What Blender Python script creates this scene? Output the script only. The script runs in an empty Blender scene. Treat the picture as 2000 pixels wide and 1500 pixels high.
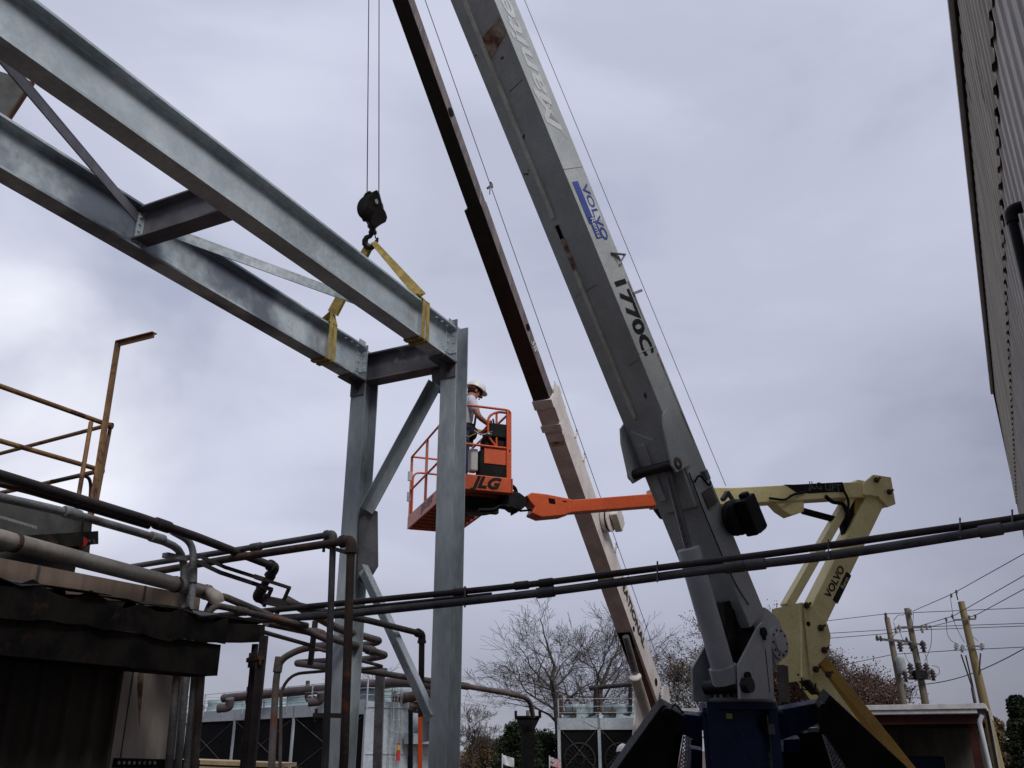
import bpy, math, random
from mathutils import Vector as V, Matrix
import numpy as np
sc = bpy.context.scene
COL = sc.collection
# ------------------------------------------------------------------ camera, world, sun
FPX = 1770.0
PITCH = math.radians(22.0)
CAM = V((0, 0, 1.6)); CR = V((1, 0, 0)); CF = V((0, math.cos(PITCH), math.sin(PITCH))); CU = V((0, -math.sin(PITCH), math.cos(PITCH)))
cd = bpy.data.cameras.new('camera'); cam = bpy.data.objects.new('camera', cd); COL.objects.link(cam)
cam.location = CAM; cam.rotation_euler = (math.radians(90) + PITCH, 0, 0)
cd.sensor_width = 36; cd.lens = FPX / 2000 * 36; cd.clip_end = 3000; cd.clip_start = .05
sc.camera = cam
sc.view_settings.view_transform = 'Standard'; sc.view_settings.look = 'None'; sc.view_settings.gamma = 1; sc.view_settings.exposure = 0
SUN_EL, SUN_AZ = math.radians(44), math.radians(155)
w = bpy.data.worlds.new('World'); sc.world = w; w.use_nodes = True
nt = w.node_tree; nt.nodes.clear(); N = nt.nodes.new; L = nt.links.new
def ramp(nt, src, stops, interp='EASE'):
    r = nt.nodes.new('ShaderNodeValToRGB'); r.color_ramp.interpolation = interp
    while len(r.color_ramp.elements) < len(stops): r.color_ramp.elements.new(.5)
    for e, (p, c) in zip(r.color_ramp.elements, stops):
        e.position = p; e.color = (*c, 1) if len(c) == 3 else c
    nt.links.new(src, r.inputs[0]); return r.outputs[0]
def mixc(nt, fac, a, b, mode='MIX'):
    m = nt.nodes.new('ShaderNodeMix'); m.data_type = 'RGBA'; m.blend_type = mode
    for sock, v in ((m.inputs[0], fac), (m.inputs[6], a), (m.inputs[7], b)):
        if hasattr(v, 'links'): nt.links.new(v, sock)
        elif isinstance(v, (int, float)): sock.default_value = v
        else: sock.default_value = (*v, 1)
    return m.outputs[2]
out = N('ShaderNodeOutputWorld'); bg = N('ShaderNodeBackground'); L(bg.outputs[0], out.inputs[0])
tc = N('ShaderNodeTexCoord'); sep = N('ShaderNodeSeparateXYZ'); L(tc.outputs['Generated'], sep.inputs[0])
grad = ramp(nt, sep.outputs[2], [(0.0, (.36, .365, .44)), (.10, (.44, .45, .55)), (.22, (.575, .595, .73)), (.36, (.57, .595, .735)), (.62, (.545, .575, .715)), (1, (.64, .675, .83))], 'LINEAR')
mp = N('ShaderNodeMapping'); mp.inputs['Scale'].default_value = (1.0, 1.0, 2.1); L(tc.outputs['Generated'], mp.inputs[0])
cn = N('ShaderNodeTexNoise'); cn.inputs['Scale'].default_value = 2.1; cn.inputs['Detail'].default_value = 5; cn.inputs['Roughness'].default_value = .5; cn.inputs['Distortion'].default_value = .35; L(mp.outputs[0], cn.inputs[0])
cl = ramp(nt, cn.outputs[0], [(.30, (.70, .72, .775)), (.48, (.96, .96, .97)), (.66, (1.15, 1.14, 1.12))])
g2 = mixc(nt, 1.0, grad, cl, 'MULTIPLY')
xf = ramp(nt, sep.outputs[0], [(0.0, (1, 1, 1)), (.18, (.97, .97, .97)), (.34, (.84, .84, .85)), (.50, (.60, .60, .62))], 'LINEAR')
g2 = mixc(nt, ramp(nt, sep.outputs[2], [(.26, (1,) * 3), (.5, (.0,) * 3)]), g2, mixc(nt, 1.0, g2, xf, 'MULTIPLY'))
def glow(vec, lo, hi, col, src):        # brightens the sky round one direction
    d = N('ShaderNodeVectorMath'); d.operation = 'DOT_PRODUCT'; L(tc.outputs['Generated'], d.inputs[0]); d.inputs[1].default_value = vec
    f = ramp(nt, d.outputs['Value'], [(lo, (0, 0, 0)), (hi, (1, 1, 1))])
    f2 = mixc(nt, 1.0, f, ramp(nt, cn.outputs[0], [(.36, (.35,) * 3), (.60, (1,) * 3)]), 'MULTIPLY')
    return mixc(nt, f2, src, mixc(nt, 1.0, src, col, 'ADD'))
def ray(x, y): return (CF + CR * ((x - 1000) / FPX) + CU * ((750 - y) / FPX))
g3 = glow(ray(20, 800).normalized(), .982, 1.0, (.42, .41, .34), g2)
g3 = glow(ray(330, 430).normalized(), .95, 1.0, (.08, .08, .08), g3)
g3 = glow(V((.85, -.45, .35)).normalized(), -.1, 1.0, (.55, .54, .50), g3)  # added brightening out of view, to light the crane and beam sides
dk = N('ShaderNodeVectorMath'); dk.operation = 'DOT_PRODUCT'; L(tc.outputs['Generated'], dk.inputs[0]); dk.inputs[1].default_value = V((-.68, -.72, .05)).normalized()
g3 = mixc(nt, 1.0, g3, ramp(nt, dk.outputs['Value'], [(.15, (1,) * 3), (.8, (.35,) * 3)]), 'MULTIPLY')   # unseen sky behind left darkened, added to keep the boom belly dark
sky = N('ShaderNodeTexSky'); sky.sky_type = 'NISHITA'; sky.sun_disc = False; sky.sun_elevation = SUN_EL; sky.sun_rotation = SUN_AZ
sk = mixc(nt, 1.0, sky.outputs[0], (.1, .1, .1), 'MULTIPLY')
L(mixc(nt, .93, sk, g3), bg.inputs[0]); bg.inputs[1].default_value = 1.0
sl = bpy.data.lights.new('sun', 'SUN'); sl.energy = 1.9; sl.angle = math.radians(20); sl.color = (1, .97, .93)
so = bpy.data.objects.new('sun', sl); COL.objects.link(so)
sd = V((math.sin(SUN_AZ) * math.cos(SUN_EL), math.cos(SUN_AZ) * math.cos(SUN_EL), math.sin(SUN_EL)))
so.rotation_euler = sd.to_track_quat('Z', 'Y').to_euler(); so.location = (0, 0, 40)

# ------------------------------------------------------------------ pixel -> place
def P(x, y, zc): return CAM + ray(x, y) * zc
def PZ(x, y, Z): r = ray(x, y); return CAM + r * ((Z - CAM.z) / r.z)
def PY(x, y, Y): r = ray(x, y); return CAM + r * (Y / r.y)
def PP(x, y, p, n): r = ray(x, y); return CAM + r * ((V(p) - CAM).dot(n) / r.dot(n))
def AZ(d): a = math.radians(d); return V((math.sin(a), math.cos(a), 0))
Z = V((0, 0, 1))

# ------------------------------------------------------------------ materials
MATS = {}
def M(name, c, c2=None, scale=3.0, rough=.6, metal=0.0, rust=None, bump=0.0, streak=1.0, fine=.12, spec=None):
    m = bpy.data.materials.new(name); m.use_nodes = True; t = m.node_tree; b = t.nodes['Principled BSDF']
    b.inputs['Specular IOR Level'].default_value = spec if spec is not None else (.12 if max(c) < .06 and not metal else .5)
    b.inputs['Roughness'].default_value = rough; b.inputs['Metallic'].default_value = metal
    co = t.nodes.new('ShaderNodeTexCoord'); mpn = t.nodes.new('ShaderNodeMapping'); mpn.inputs['Scale'].default_value = (1, 1, streak)
    t.links.new(co.outputs['Object'], mpn.inputs[0])
    def noise(s, det=5, r=.6):
        n = t.nodes.new('ShaderNodeTexNoise'); n.inputs['Scale'].default_value = s; n.inputs['Detail'].default_value = det; n.inputs['Roughness'].default_value = r
        t.links.new(mpn.outputs[0], n.inputs[0]); return n.outputs[0]
    c2 = c2 or tuple(x * .72 for x in c)
    n1 = noise(scale)
    col = mixc(t, ramp(t, n1, [(.36, (0,) * 3), (.64, (1,) * 3)]), c2, c)
    nf = noise(scale * 14, 3)
    col = mixc(t, 1.0, col, ramp(t, nf, [(.3, (1 - fine,) * 3), (.7, (1 + fine,) * 3)]), 'MULTIPLY')
    if rust:
        rc, amt, rs = rust
        nr = noise(rs, 8, .68)
        col = mixc(t, ramp(t, nr, [(1 - amt - .07, (0,) * 3), (1 - amt + .05, (1,) * 3)]), col, rc)
    t.links.new(col, b.inputs['Base Color'])
    rr = ramp(t, nf, [(.3, (max(rough - .1, .05),) * 3), (.7, (min(rough + .12, 1),) * 3)]); t.links.new(rr, b.inputs['Roughness'])
    if bump:
        bp = t.nodes.new('ShaderNodeBump'); bp.inputs['Strength'].default_value = bump; bp.inputs['Distance'].default_value = .02
        t.links.new(nf, bp.inputs['Height']); t.links.new(bp.outputs[0], b.inputs['Normal'])
    MATS[name] = m; return m
galv = M('galvanised steel', (.56, .62, .65), (.37, .42, .45), 1.5, .42, .35, rust=((.22, .25, .28), .30, 2.2), fine=.12)
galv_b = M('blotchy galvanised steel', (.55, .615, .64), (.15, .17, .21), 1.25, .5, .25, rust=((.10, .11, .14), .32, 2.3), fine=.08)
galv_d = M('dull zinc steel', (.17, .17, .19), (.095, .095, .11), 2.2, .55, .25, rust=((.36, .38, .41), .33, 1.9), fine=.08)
galv_c = M('column galvanised steel', (.45, .505, .54), (.27, .31, .34), 1.3, .45, .35, rust=((.12, .135, .155), .36, 1.6), fine=.1, streak=.35)
conduit = M('grey conduit', (.27, .285, .30), (.17, .175, .185), 4, .6, .2, rust=((.13, .07, .04), .36, 3), fine=.2)
cond_d = M('dark grey conduit', (.115, .115, .122), (.06, .06, .065), 4, .6, .2, rust=((.13, .07, .04), .33, 3), fine=.2)
darkpipe = M('dark weathered pipe', (.050, .040, .042), (.025, .018, .02), 4, .7, .1, rust=((.10, .045, .025), .36, 5), fine=.2)
rustpipe = M('rusty pipe', (.085, .06, .045), (.045, .03, .028), 3, .8, .05, rust=((.24, .085, .03), .38, 5), fine=.2)
tanpipe = M('weathered grey brown pipe', (.15, .128, .12), (.075, .063, .06), 3, .7, .05, rust=((.17, .07, .04), .4, 4), fine=.18)
yelrail = M('faded yellow paint', (.33, .185, .065), (.20, .10, .05), 3, .6, 0, rust=((.09, .04, .03), .4, 6))
oxide = M('dark oxide pipe paint', (.075, .055, .058), (.045, .035, .037), 1, .6)
darkg = M('dark guard wire', (.035, .035, .037), (.025, .025, .027), 3, .7)
creamlo = M('pale cream panel', (.78, .70, .63), (.66, .58, .51), 1.2, .7, rust=((.35, .17, .08), .24, 3), streak=.25)
cream = M('cream coated steel', (.36, .27, .21), (.23, .17, .13), 1.5, .7, 0, rust=((.25, .10, .04), .30, 2.5), streak=.25)
insul = M('white insulated pipe jacket', (.50, .45, .40), (.33, .29, .25), 2.5, .6, 0, rust=((.22, .10, .05), .30, 4))
darkwall = M('shade dark corrugated steel', (.075, .065, .050), (.035, .032, .026), 2, .8, 0, streak=.2)  # shade under the awning is put into this dark base colour
blackrust = M('shade dark rusted sheet', (.034, .028, .024), (.012, .012, .012), 5, .85, rust=((.07, .04, .025), .34, 6))  # rusty sheet, base colour darkened to carry the awning's shade
greyducts = M('dark grey duct steel', (.10, .105, .10), (.055, .055, .055), 2.5, .7)
sling_m = M('yellow webbing', (.44, .35, .10), (.27, .19, .06), 9, .85, 0, rust=((.16, .10, .04), .36, 8), bump=.3)
black = M('black painted steel', (.013, .013, .015), (.007, .007, .008), 5, .5)
greasy = M('greasy black steel', (.02, .016, .014), (.008, .007, .006), 6, .4, .2)
cable_m = M('steel rope', (.03, .028, .028), None, 20, .6, .3)
craneg = M('light grey crane paint', (.43, .455, .465), (.35, .375, .38), 2.2, .5, 0, rust=((.20, .15, .11), .29, 7), fine=.08)
cranegw = M('grey white crane paint', (.45, .47, .50), (.36, .38, .41), 2, .5, 0, rust=((.30, .16, .09), .27, 5), fine=.06)
rustpatch = M('rust worn patch', (.16, .06, .03), (.42, .38, .30), 9, .8)
beltrub = M('faded grey trim', (.62, .65, .58), (.45, .46, .38), 6, .7)
chrome = M('dull chrome rod', (.20, .20, .215), (.16, .16, .17), 1, .32, .6, fine=.02)
natblack = M('worn black boom steel', (.021, .018, .017), (.012, .010, .010), 6, .42, .2)
natside = M('scraped boom side steel', (.15, .115, .105), (.07, .05, .047), 7, .5, .2, rust=((.19, .16, .15), .4, 9), streak=.3)
natwhite = M('dirty white boom paint', (.66, .61, .58), (.54, .48, .45), 2.5, .5, 0, rust=((.2, .1, .07), .24, 6))
natbelly = M('dusty pinkish boom belly', (.68, .58, .545), (.54, .45, .42), 3, .6)
rustred = M('rust red steel', (.17, .055, .02), (.07, .03, .015), 4, .8)
orange = M('orange paint', (.62, .095, .02), (.55, .075, .017), 3, .42, fine=.04)
orange_s = M('sunbleached orange paint', (.58, .17, .10), (.50, .11, .05), 4, .55)
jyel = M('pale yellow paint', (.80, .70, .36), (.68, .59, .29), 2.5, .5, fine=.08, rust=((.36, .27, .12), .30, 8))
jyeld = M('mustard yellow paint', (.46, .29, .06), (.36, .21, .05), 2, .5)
bolt_m = M('rusty bolt steel', (.10, .05, .035), (.05, .03, .02), 20, .6, .4)
blue = M('navy blue paint', (.014, .026, .085), (.009, .017, .06), 2, .45, spec=.25)
blued = M('dark blue vinyl', (.01, .02, .055), None, 2, .5)
blackarm = M('dark outrigger steel', (.018, .020, .022), (.011, .012, .013), 3, .55)
meshm = M('galvanised expanded metal', (.48, .5, .54), (.3, .3, .33), 10, .5, .4)
siding = M('beige grey siding', (.54, .50, .445), (.45, .415, .37), 1.5, .6, fine=.05)
sidingu = M('weathered tan siding', (.44, .395, .31), (.31, .275, .215), 1.5, .7, rust=((.13, .07, .035), .33, 3), streak=.25)
gutterm = M('white gutter metal', (.52, .50, .52), (.4, .38, .4), 3, .5)
towerg = M('cooling tower zinc sheet', (.44, .485, .53), (.34, .38, .42), .4, .5, .15, fine=.1)
towerblue = M('pale blue fibreglass stack', (.34, .44, .47), (.26, .35, .38), .5, .6)
voidm = M('black louvre fill', (.006, .006, .007), (.004, .004, .005), 1, .9)
wood = M('old pole timber', (.20, .165, .12), (.12, .10, .075), 1, .9, streak=.1)
wood2 = M('treated pole timber', (.23, .175, .085), (.15, .115, .055), 1, .9, streak=.1)
lumber = M('pale sawn lumber', (.55, .42, .26), (.42, .31, .18), 2, .8)
bark = M('winter bark', (.075, .062, .055), (.04, .033, .03), 3, .95)
barkd = M('dark bark', (.06, .05, .045), (.035, .03, .027), 3, .95)
leaf_r = M('russet leaves', (.115, .060, .036), (.07, .036, .024), .8, .8)
leaf_o = M('olive brown leaves', (.14, .105, .045), (.085, .058, .03), .8, .8)
leaf_g = M('dark evergreen leaves', (.030, .042, .020), (.014, .020, .011), .7, .8)
ground_m = M('brown yard gravel', (.085, .048, .033), (.055, .032, .023), .3, .95, fine=.3)
roadm = M('worn asphalt', (.06, .058, .056), (.045, .043, .04), .3, .9)
helmet_m = M('white hard hat plastic', (.72, .72, .70), (.66, .66, .64), 3, .35)
skin_m = M('tanned skin', (.34, .15, .095), (.27, .11, .07), 12, .55)
shirt_m = M('white shirt cloth', (.58, .60, .68), (.46, .48, .56), 5, .9)
jeans_m = M('dark blue jeans', (.03, .04, .09), (.02, .025, .05), 9, .9)
plaid_m = M('blue striped shirt', (.035, .05, .10), (.015, .02, .045), 14, .9)
bootm = M('brown leather', (.06, .035, .02), None, 9, .6)
hair_m = M('dark hair', (.03, .02, .016), None, 20, .7)
redm = M('red plastic', (.50, .03, .02), None, 5, .4)
harness_m = M('dark harness webbing', (.02, .02, .024), None, 9, .8)
canvas = M('pale canvas', (.50, .50, .50), (.38, .38, .38), 4, .9)
txt_d = M('black lettering', (.02, .02, .025), None, 5, .5)
txt_b = M('blue lettering', (.03, .06, .30), (.025, .05, .24), 9, .5)
txt_w = M('white lettering', (.6, .6, .6), None, 9, .5)
txt_f = M('faded pale lettering', (.56, .58, .59), (.50, .52, .53), 5, .5)
txt_g = M('worn grey lettering', (.20, .21, .22), (.3, .3, .3), 14, .6)
tag_y = M('yellow tag', (.40, .38, .10), None, 9, .6)
blackhole = M('dark hole', (.004, .004, .004), None, 5, .9)
bluemotor = M('blue motor paint', (.02, .05, .16), None, 5, .5)
pcan = M('pale transformer paint', (.36, .40, .38), None, 3, .5)
porc = M('brown grey porcelain', (.10, .08, .085), None, 9, .3)
redbrown = M('red brown primer', (.05, .018, .014), (.035, .013, .010), 2, .6)
flagred = M('flag red cloth', (.42, .03, .05), None, 5, .8)
flagwhite = M('flag white cloth', (.6, .6, .62), None, 5, .8)
flagblue = M('flag blue cloth', (.03, .04, .16), None, 5, .8)

# ------------------------------------------------------------------ mesh builder
def frame(d, hint=None):
    d = d.normalized(); hint = hint or (Z if abs(d.z) < .9 else V((1, 0, 0)))
    x = d.cross(hint).normalized(); return x, x.cross(d).normalized() * 1.0
class MB:
    def __init__(s): s.v = []; s.f = []; s.sm = []; s.mk = []
    def add(s, vs, fs, smooth=False):
        b = len(s.v); s.v += [tuple(x) for x in vs]; s.f += [tuple(i + b for i in f) for f in fs]; s.sm += [smooth] * len(fs); return s
    def box(s, c, ax, ay, az, hx, hy, hz):
        s.mk.append((len(s.v), len(s.f)))
        c = V(c); ax = V(ax).normalized() * hx; ay = V(ay).normalized() * hy; az = V(az).normalized() * hz
        vs = [c + ax * i + ay * j + az * k for i in (-1, 1) for j in (-1, 1) for k in (-1, 1)]
        return s.add(vs, [(0, 1, 3, 2), (4, 6, 7, 5), (0, 4, 5, 1), (2, 3, 7, 6), (0, 2, 6, 4), (1, 5, 7, 3)])
    def bar(s, A, B, up, wd, ht):       # rectangular bar from A to B, ht along up
        A = V(A); B = V(B); d = (B - A); x = d.cross(up).normalized(); u = x.cross(d).normalized()
        return s.box((A + B) / 2, d, x, u, d.length / 2, wd / 2, ht / 2)
    def prism(s, pts, off):
        s.mk.append((len(s.v), len(s.f)))
        n = len(pts); pts = [V(p) for p in pts]; off = V(off)
        vs = pts + [p + off for p in pts]
        fs = [tuple(range(n)), tuple(range(2 * n - 1, n - 1, -1))] + [(i, i + n, (i + 1) % n + n, (i + 1) % n) for i in range(n)]
        return s.add(vs, fs)
    def profile(s, A, B, up, prof):     # 2D outline (x right, y up) swept from A to B
        A = V(A); B = V(B); d = B - A; x = d.cross(up).normalized(); u = x.cross(d).normalized()
        return s.prism([A + x * a + u * b for a, b in prof], d)
    def ibeam(s, A, B, up, D, W, tf, tw):   # A, B on the centre of the section
        h = D / 2; a = W / 2; t = tw / 2
        s.profile(A, B, up, [(-a, h), (a, h), (a, h - tf), (-a, h - tf)])
        s.profile(A, B, up, [(-a, -h + tf), (a, -h + tf), (a, -h), (-a, -h)])
        return s.profile(A, B, up, [(-t, h - tf), (t, h - tf), (t, -h + tf), (-t, -h + tf)])
    def tube(s, pts, r, n=10, cap=True):
        s.mk.append((len(s.v), len(s.f)))
        pts = [V(p) for p in pts]; rs = r if isinstance(r, (list, tuple)) else [r] * len(pts)
        m = len(pts); tg = []
        for i in range(m):
            a = (pts[i] - pts[i - 1]).normalized() if i else None
            b = (pts[i + 1] - pts[i]).normalized() if i < m - 1 else None
            t = (a + b) if a and b else (a or b)
            tg.append(t.normalized() if t.length > 1e-6 else (a or b))
        x, y = frame(tg[0]); vs = []
        for i in range(m):
            t = tg[i]; x = (x - t * x.dot(t)); x = x.normalized() if x.length > 1e-6 else frame(t)[0]; y = t.cross(x)
            for k in range(n):
                a = 2 * math.pi * k / n; vs.append(pts[i] + (x * math.cos(a) + y * math.sin(a)) * rs[i])
        fs = [(i * n + k, i * n + (k + 1) % n, (i + 1) * n + (k + 1) % n, (i + 1) * n + k) for i in range(m - 1) for k in range(n)]
        s.add(vs, fs, n > 5)
        if cap: s.add(vs[:n], [tuple(range(n - 1, -1, -1))]); s.add(vs[-n:], [tuple(range(n))])
        return s
    def cyl(s, A, B, r, n=16): return s.tube([A, B], r, n)
    def lathe(s, o, ax, prof, n=20):
        s.mk.append((len(s.v), len(s.f)))
        o = V(o); ax = V(ax).normalized(); x, y = frame(ax); vs = []
        for r, h in prof:
            for k in range(n): a = 2 * math.pi * k / n; vs.append(o + ax * h + (x * math.cos(a) + y * math.sin(a)) * max(r, 1e-4))
        m = len(prof)
        return s.add(vs, [(i * n + k, i * n + (k + 1) % n, (i + 1) * n + (k + 1) % n, (i + 1) * n + k) for i in range(m - 1) for k in range(n)], True)
    def ball(s, o, ax, ay, az, n=14, m=9, lo=-90):
        s.mk.append((len(s.v), len(s.f)))
        vs = []; o = V(o)
        for i in range(m + 1):
            t = math.radians(lo + (90 - lo) * i / m)
            for k in range(n): a = 2 * math.pi * k / n; vs.append(o + V(ax) * math.cos(t) * math.cos(a) + V(ay) * math.cos(t) * math.sin(a) + V(az) * math.sin(t))
        return s.add(vs, [(i * n + k, i * n + (k + 1) % n, (i + 1) * n + (k + 1) % n, (i + 1) * n + k) for i in range(m) for k in range(n)], True)
    def parts(s, name, mat, parent, per=1, **k):   # every shape (or every few) becomes a part of its own
        mk = s.mk[::per] + [(len(s.v), len(s.f))]; o = []
        for (a, fa), (b, fb) in zip(mk[:-1], mk[1:]):
            m = MB(); m.v = s.v[a:b]; m.f = [tuple(i - a for i in f) for f in s.f[fa:fb]]; m.sm = s.sm[fa:fb]; o.append(m.build(name, mat, parent, **k))
        return o
    def build(s, name, mat, parent=None, loc=None, bevel=0):
        root = V((0, 0, 0)); q = parent
        while q is not None: root = root + q.location; q = q.parent
        if parent is None:
            if loc is None:
                a = np.array(s.v); loc = V(((a[:, 0].min() + a[:, 0].max()) / 2, (a[:, 1].min() + a[:, 1].max()) / 2, a[:, 2].min()))
            root = V(loc)
        me = bpy.data.meshes.new(name); me.from_pydata([(x - root.x, y - root.y, z - root.z) for x, y, z in s.v], [], s.f)
        me.polygons.foreach_set('use_smooth', s.sm); me.update(); me.materials.append(mat)
        o = bpy.data.objects.new(name, me); COL.objects.link(o)
        if parent is None: o.location = root
        else: o.parent = parent
        if bevel:
            b = o.modifiers.new('bevel', 'BEVEL'); b.width = bevel; b.segments = 2; b.limit_method = 'ANGLE'
        return o
def tag(o, label, cat, group=None, kind=None):
    if label: o['label'] = label
    if cat: o['category'] = cat
    if group: o['group'] = group
    if kind: o['kind'] = kind
    return o
def thing(name, label, cat, loc, group=None):
    o = bpy.data.objects.new(name, None); COL.objects.link(o); o.location = loc; o.empty_display_size = .2
    return tag(o, label, cat, group)
def structure(o): o['kind'] = 'structure'; return o
def fillet(pts, rad, k=5):
    pts = [V(p) for p in pts]; o = [pts[0]]
    for i in range(1, len(pts) - 1):
        a, b, c = pts[i - 1], pts[i], pts[i + 1]
        r = rad[i - 1] if isinstance(rad, (list, tuple)) else rad
        r = min(r, (a - b).length * .49, (c - b).length * .49)
        p = b + (a - b).normalized() * r; q = b + (c - b).normalized() * r
        for j in range(k + 1):
            t = j / k; o.append(p * (1 - t) ** 2 + b * 2 * t * (1 - t) + q * t * t)
    o.append(pts[-1]); return o
def text_mb(s, o, xd, yd, size, thick=.004, aspect=1.0, shear=0, bold=0.0):
    cu = bpy.data.curves.new('lettering', 'FONT'); cu.body = s; cu.size = 1; cu.align_x = 'CENTER'; cu.align_y = 'CENTER'; cu.shear = shear; cu.offset = bold
    cu.extrude = .5; cu.resolution_u = 3
    ob = bpy.data.objects.new('lettering', cu); me = ob.to_mesh()
    xd = V(xd).normalized(); yd = V(yd).normalized(); n = xd.cross(yd).normalized(); o = V(o)
    mb = MB(); mb.add([o + xd * (v.co.x * size * aspect) + yd * (v.co.y * size) + n * (v.co.z + .5) * thick for v in me.vertices], [tuple(p.vertices) for p in me.polygons])
    ob.to_mesh_clear(); bpy.data.objects.remove(ob); bpy.data.curves.remove(cu); return mb
def rivets(mb, pts, n, r=.012, h=.012):
    for p in pts: mb.cyl(V(p), V(p) + V(n) * h, r, 8)
    return mb
def fit(Q, axis, d, px):     # length along d that looks px wide, measured across the member
    def pj(p): q = p - CAM; z = q.dot(CF); return V((q.dot(CR) / z, q.dot(CU) / z)) * FPX
    a = (pj(Q + axis) - pj(Q)).normalized(); b = pj(Q + d * .1) - pj(Q)
    return px / abs(a.x * b.y - a.y * b.x) * .1

# ================================================================== SETTING
g = MB(); g.add([(-900, -300, 0), (900, -300, 0), (900, 1500, 0), (-900, 1500, 0)], [(0, 1, 2, 3)])
structure(g.build('ground', ground_m, loc=(0, 0, 0)))
g = MB(); g.add([(-40, 26, .004), (60, 26, .004), (60, 52, .004), (-40, 52, .004)], [(0, 1, 2, 3)])
structure(g.build('road', roadm, loc=(0, 26, .004)))

# ================================================================== GALVANISED FRAME
u = AZ(26.5); wv = V((-u.y, u.x, 0)); nn = -wv          # along the beams, leftwards-away, towards the camera side
T0 = P(890, 637, 10.5); SP = 1.25; BD = .44; BW = .19
TB0 = T0 + wv * SP
def holes(mb, c0, n): pass
fr = thing('lifted_beam_frame', 'pair of long galvanised I-beams joined by a cross beam, hanging in yellow slings over the yard', 'steel frame', T0 - Z * BD)
for i, (T, mt) in enumerate(((T0, galv), (TB0, galv_b))):
    c = T + wv * BW / 2 - Z * BD / 2
    m = MB(); tf = .022
    up = Z; LEN = 10.5
    A = c + u * .0; B = c - u * LEN
    h = BD / 2; a = BW / 2
    m.profile(A - u * .62, B, up, [(-a, h), (a, h), (a, h - tf), (-a, h - tf)])
    # bolt-holed end of the top flange: strips around round-ish openings
    xs = [.10, .22, .34]
    prev = 0.0
    for x0 in xs + [.62]:
        e = x0 - .018 if x0 < .6 else x0
        m.profile(A - u * prev, A - u * e, up, [(-a, h), (a, h), (a, h - tf), (-a, h - tf)])
        if x0 < .6:
            for (l, r) in ((-a, -a + .03), (-a + .066, a - .066), (a - .03, a)):
                m.profile(A - u * (x0 - .018), A - u * (x0 + .018), up, [(l, h), (r, h), (r, h - tf), (l, h - tf)])
            prev = x0 + .018
    m.profile(A, B, up, [(-a, -h + tf), (a, -h + tf), (a, -h), (-a, -h)])
    t = .008; m.profile(A, B, up, [(-t, h - tf), (t, h - tf), (t, -h + tf), (-t, -h + tf)])
    # fillet where web meets flanges
    for sg in (1, -1):
        m.profile(A, B, up, [(-.022, sg * (h - tf)), (.022, sg * (h - tf)), (.008, sg * (h - tf - .016)), (-.008, sg * (h - tf - .016))])
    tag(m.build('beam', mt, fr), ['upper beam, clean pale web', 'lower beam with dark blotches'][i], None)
tn = (T0 - PP(270, 430, TB0, wv)).dot(u)
m = MB(); C0 = T0 + wv * (BW / 2 + .01) - Z * (BD * .42) - u * (tn - .1)
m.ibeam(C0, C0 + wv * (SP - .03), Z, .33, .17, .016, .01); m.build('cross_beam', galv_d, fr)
m = MB(); C1 = TB0 + nn * .0 - u * (tn - .1) - Z * (BD / 2)
m.box(C1 + wv * .085, wv, u, Z, .05, .008, .19); m.box(C1 - u * .0 + wv * .05, wv, u, Z, .006, .07, .15)
rivets(m, [C1 + wv * .043 + u * dx + Z * dz for dx in (-.045, .045) for dz in (-.1, -.03, .04, .11)], nn); m.build('clip_plate', galv, fr)
zm = T0.z - .23
def angle(mb, A, B, up, a, b, t=.01):       # L-section
    mb.profile(A, B, up, [(0, 0), (a, 0), (a, t), (t, t), (t, b), (0, b)]); return mb
bA = PZ(268, 425, zm); bB = PZ(-20, 85, zm) ; bB = bA + (bB - bA) * 1.55
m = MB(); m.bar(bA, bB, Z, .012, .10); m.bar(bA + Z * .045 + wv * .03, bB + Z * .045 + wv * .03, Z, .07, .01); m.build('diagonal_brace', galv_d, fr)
cA = PZ(330, 452, zm); cB = PZ(700, 588, zm)
m = MB(); m.bar(cA, cB, Z, .012, .10); m.bar(cA + Z * .045 + wv * .03, cB + Z * .045 + wv * .03, Z, .07, .01); m.build('diagonal_brace', galv, fr)

# ---- columns
cf = thing('column_frame', 'two tall galvanised H-columns tied by a cross beam and zigzag angle braces', 'steel frame', (T0.x, T0.y, 0))
CW, CDp = .20, .27
def column(base, topz, x0):
    m = MB(); c = V(base); A = V((c.x, c.y, .03)); B = V((c.x, c.y, topz))
    # flanges face -u and +u, open side shows the web
    for k in (-1, 1): m.box(V((c.x, c.y, (topz + .03) / 2)) + u * k * (CDp / 2 - .009), u, wv, Z, .009, CW / 2, (topz - .03) / 2)
    m.box(V((c.x, c.y, (topz + .03) / 2)), u, wv, Z, CDp / 2 - .018, .006, (topz - .03) / 2)
    o = m.build('column', galv_c, cf)
    p = MB(); p.box(V((c.x, c.y, .015)), u, wv, Z, .22, .2, .015); rivets(p, [V((c.x, c.y, .03)) + u * a + wv * b for a in (-.17, .17) for b in (-.15, .15)], Z, .02, .05)
    p.build('base_plate', galv, cf); return o
cR = T0 + wv * BW / 2 + u * (CDp / 2 + .02); cL = cR + wv * SP
column(cR, T0.z + .10, 0); column(cL, T0.z + .02, 0)
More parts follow.
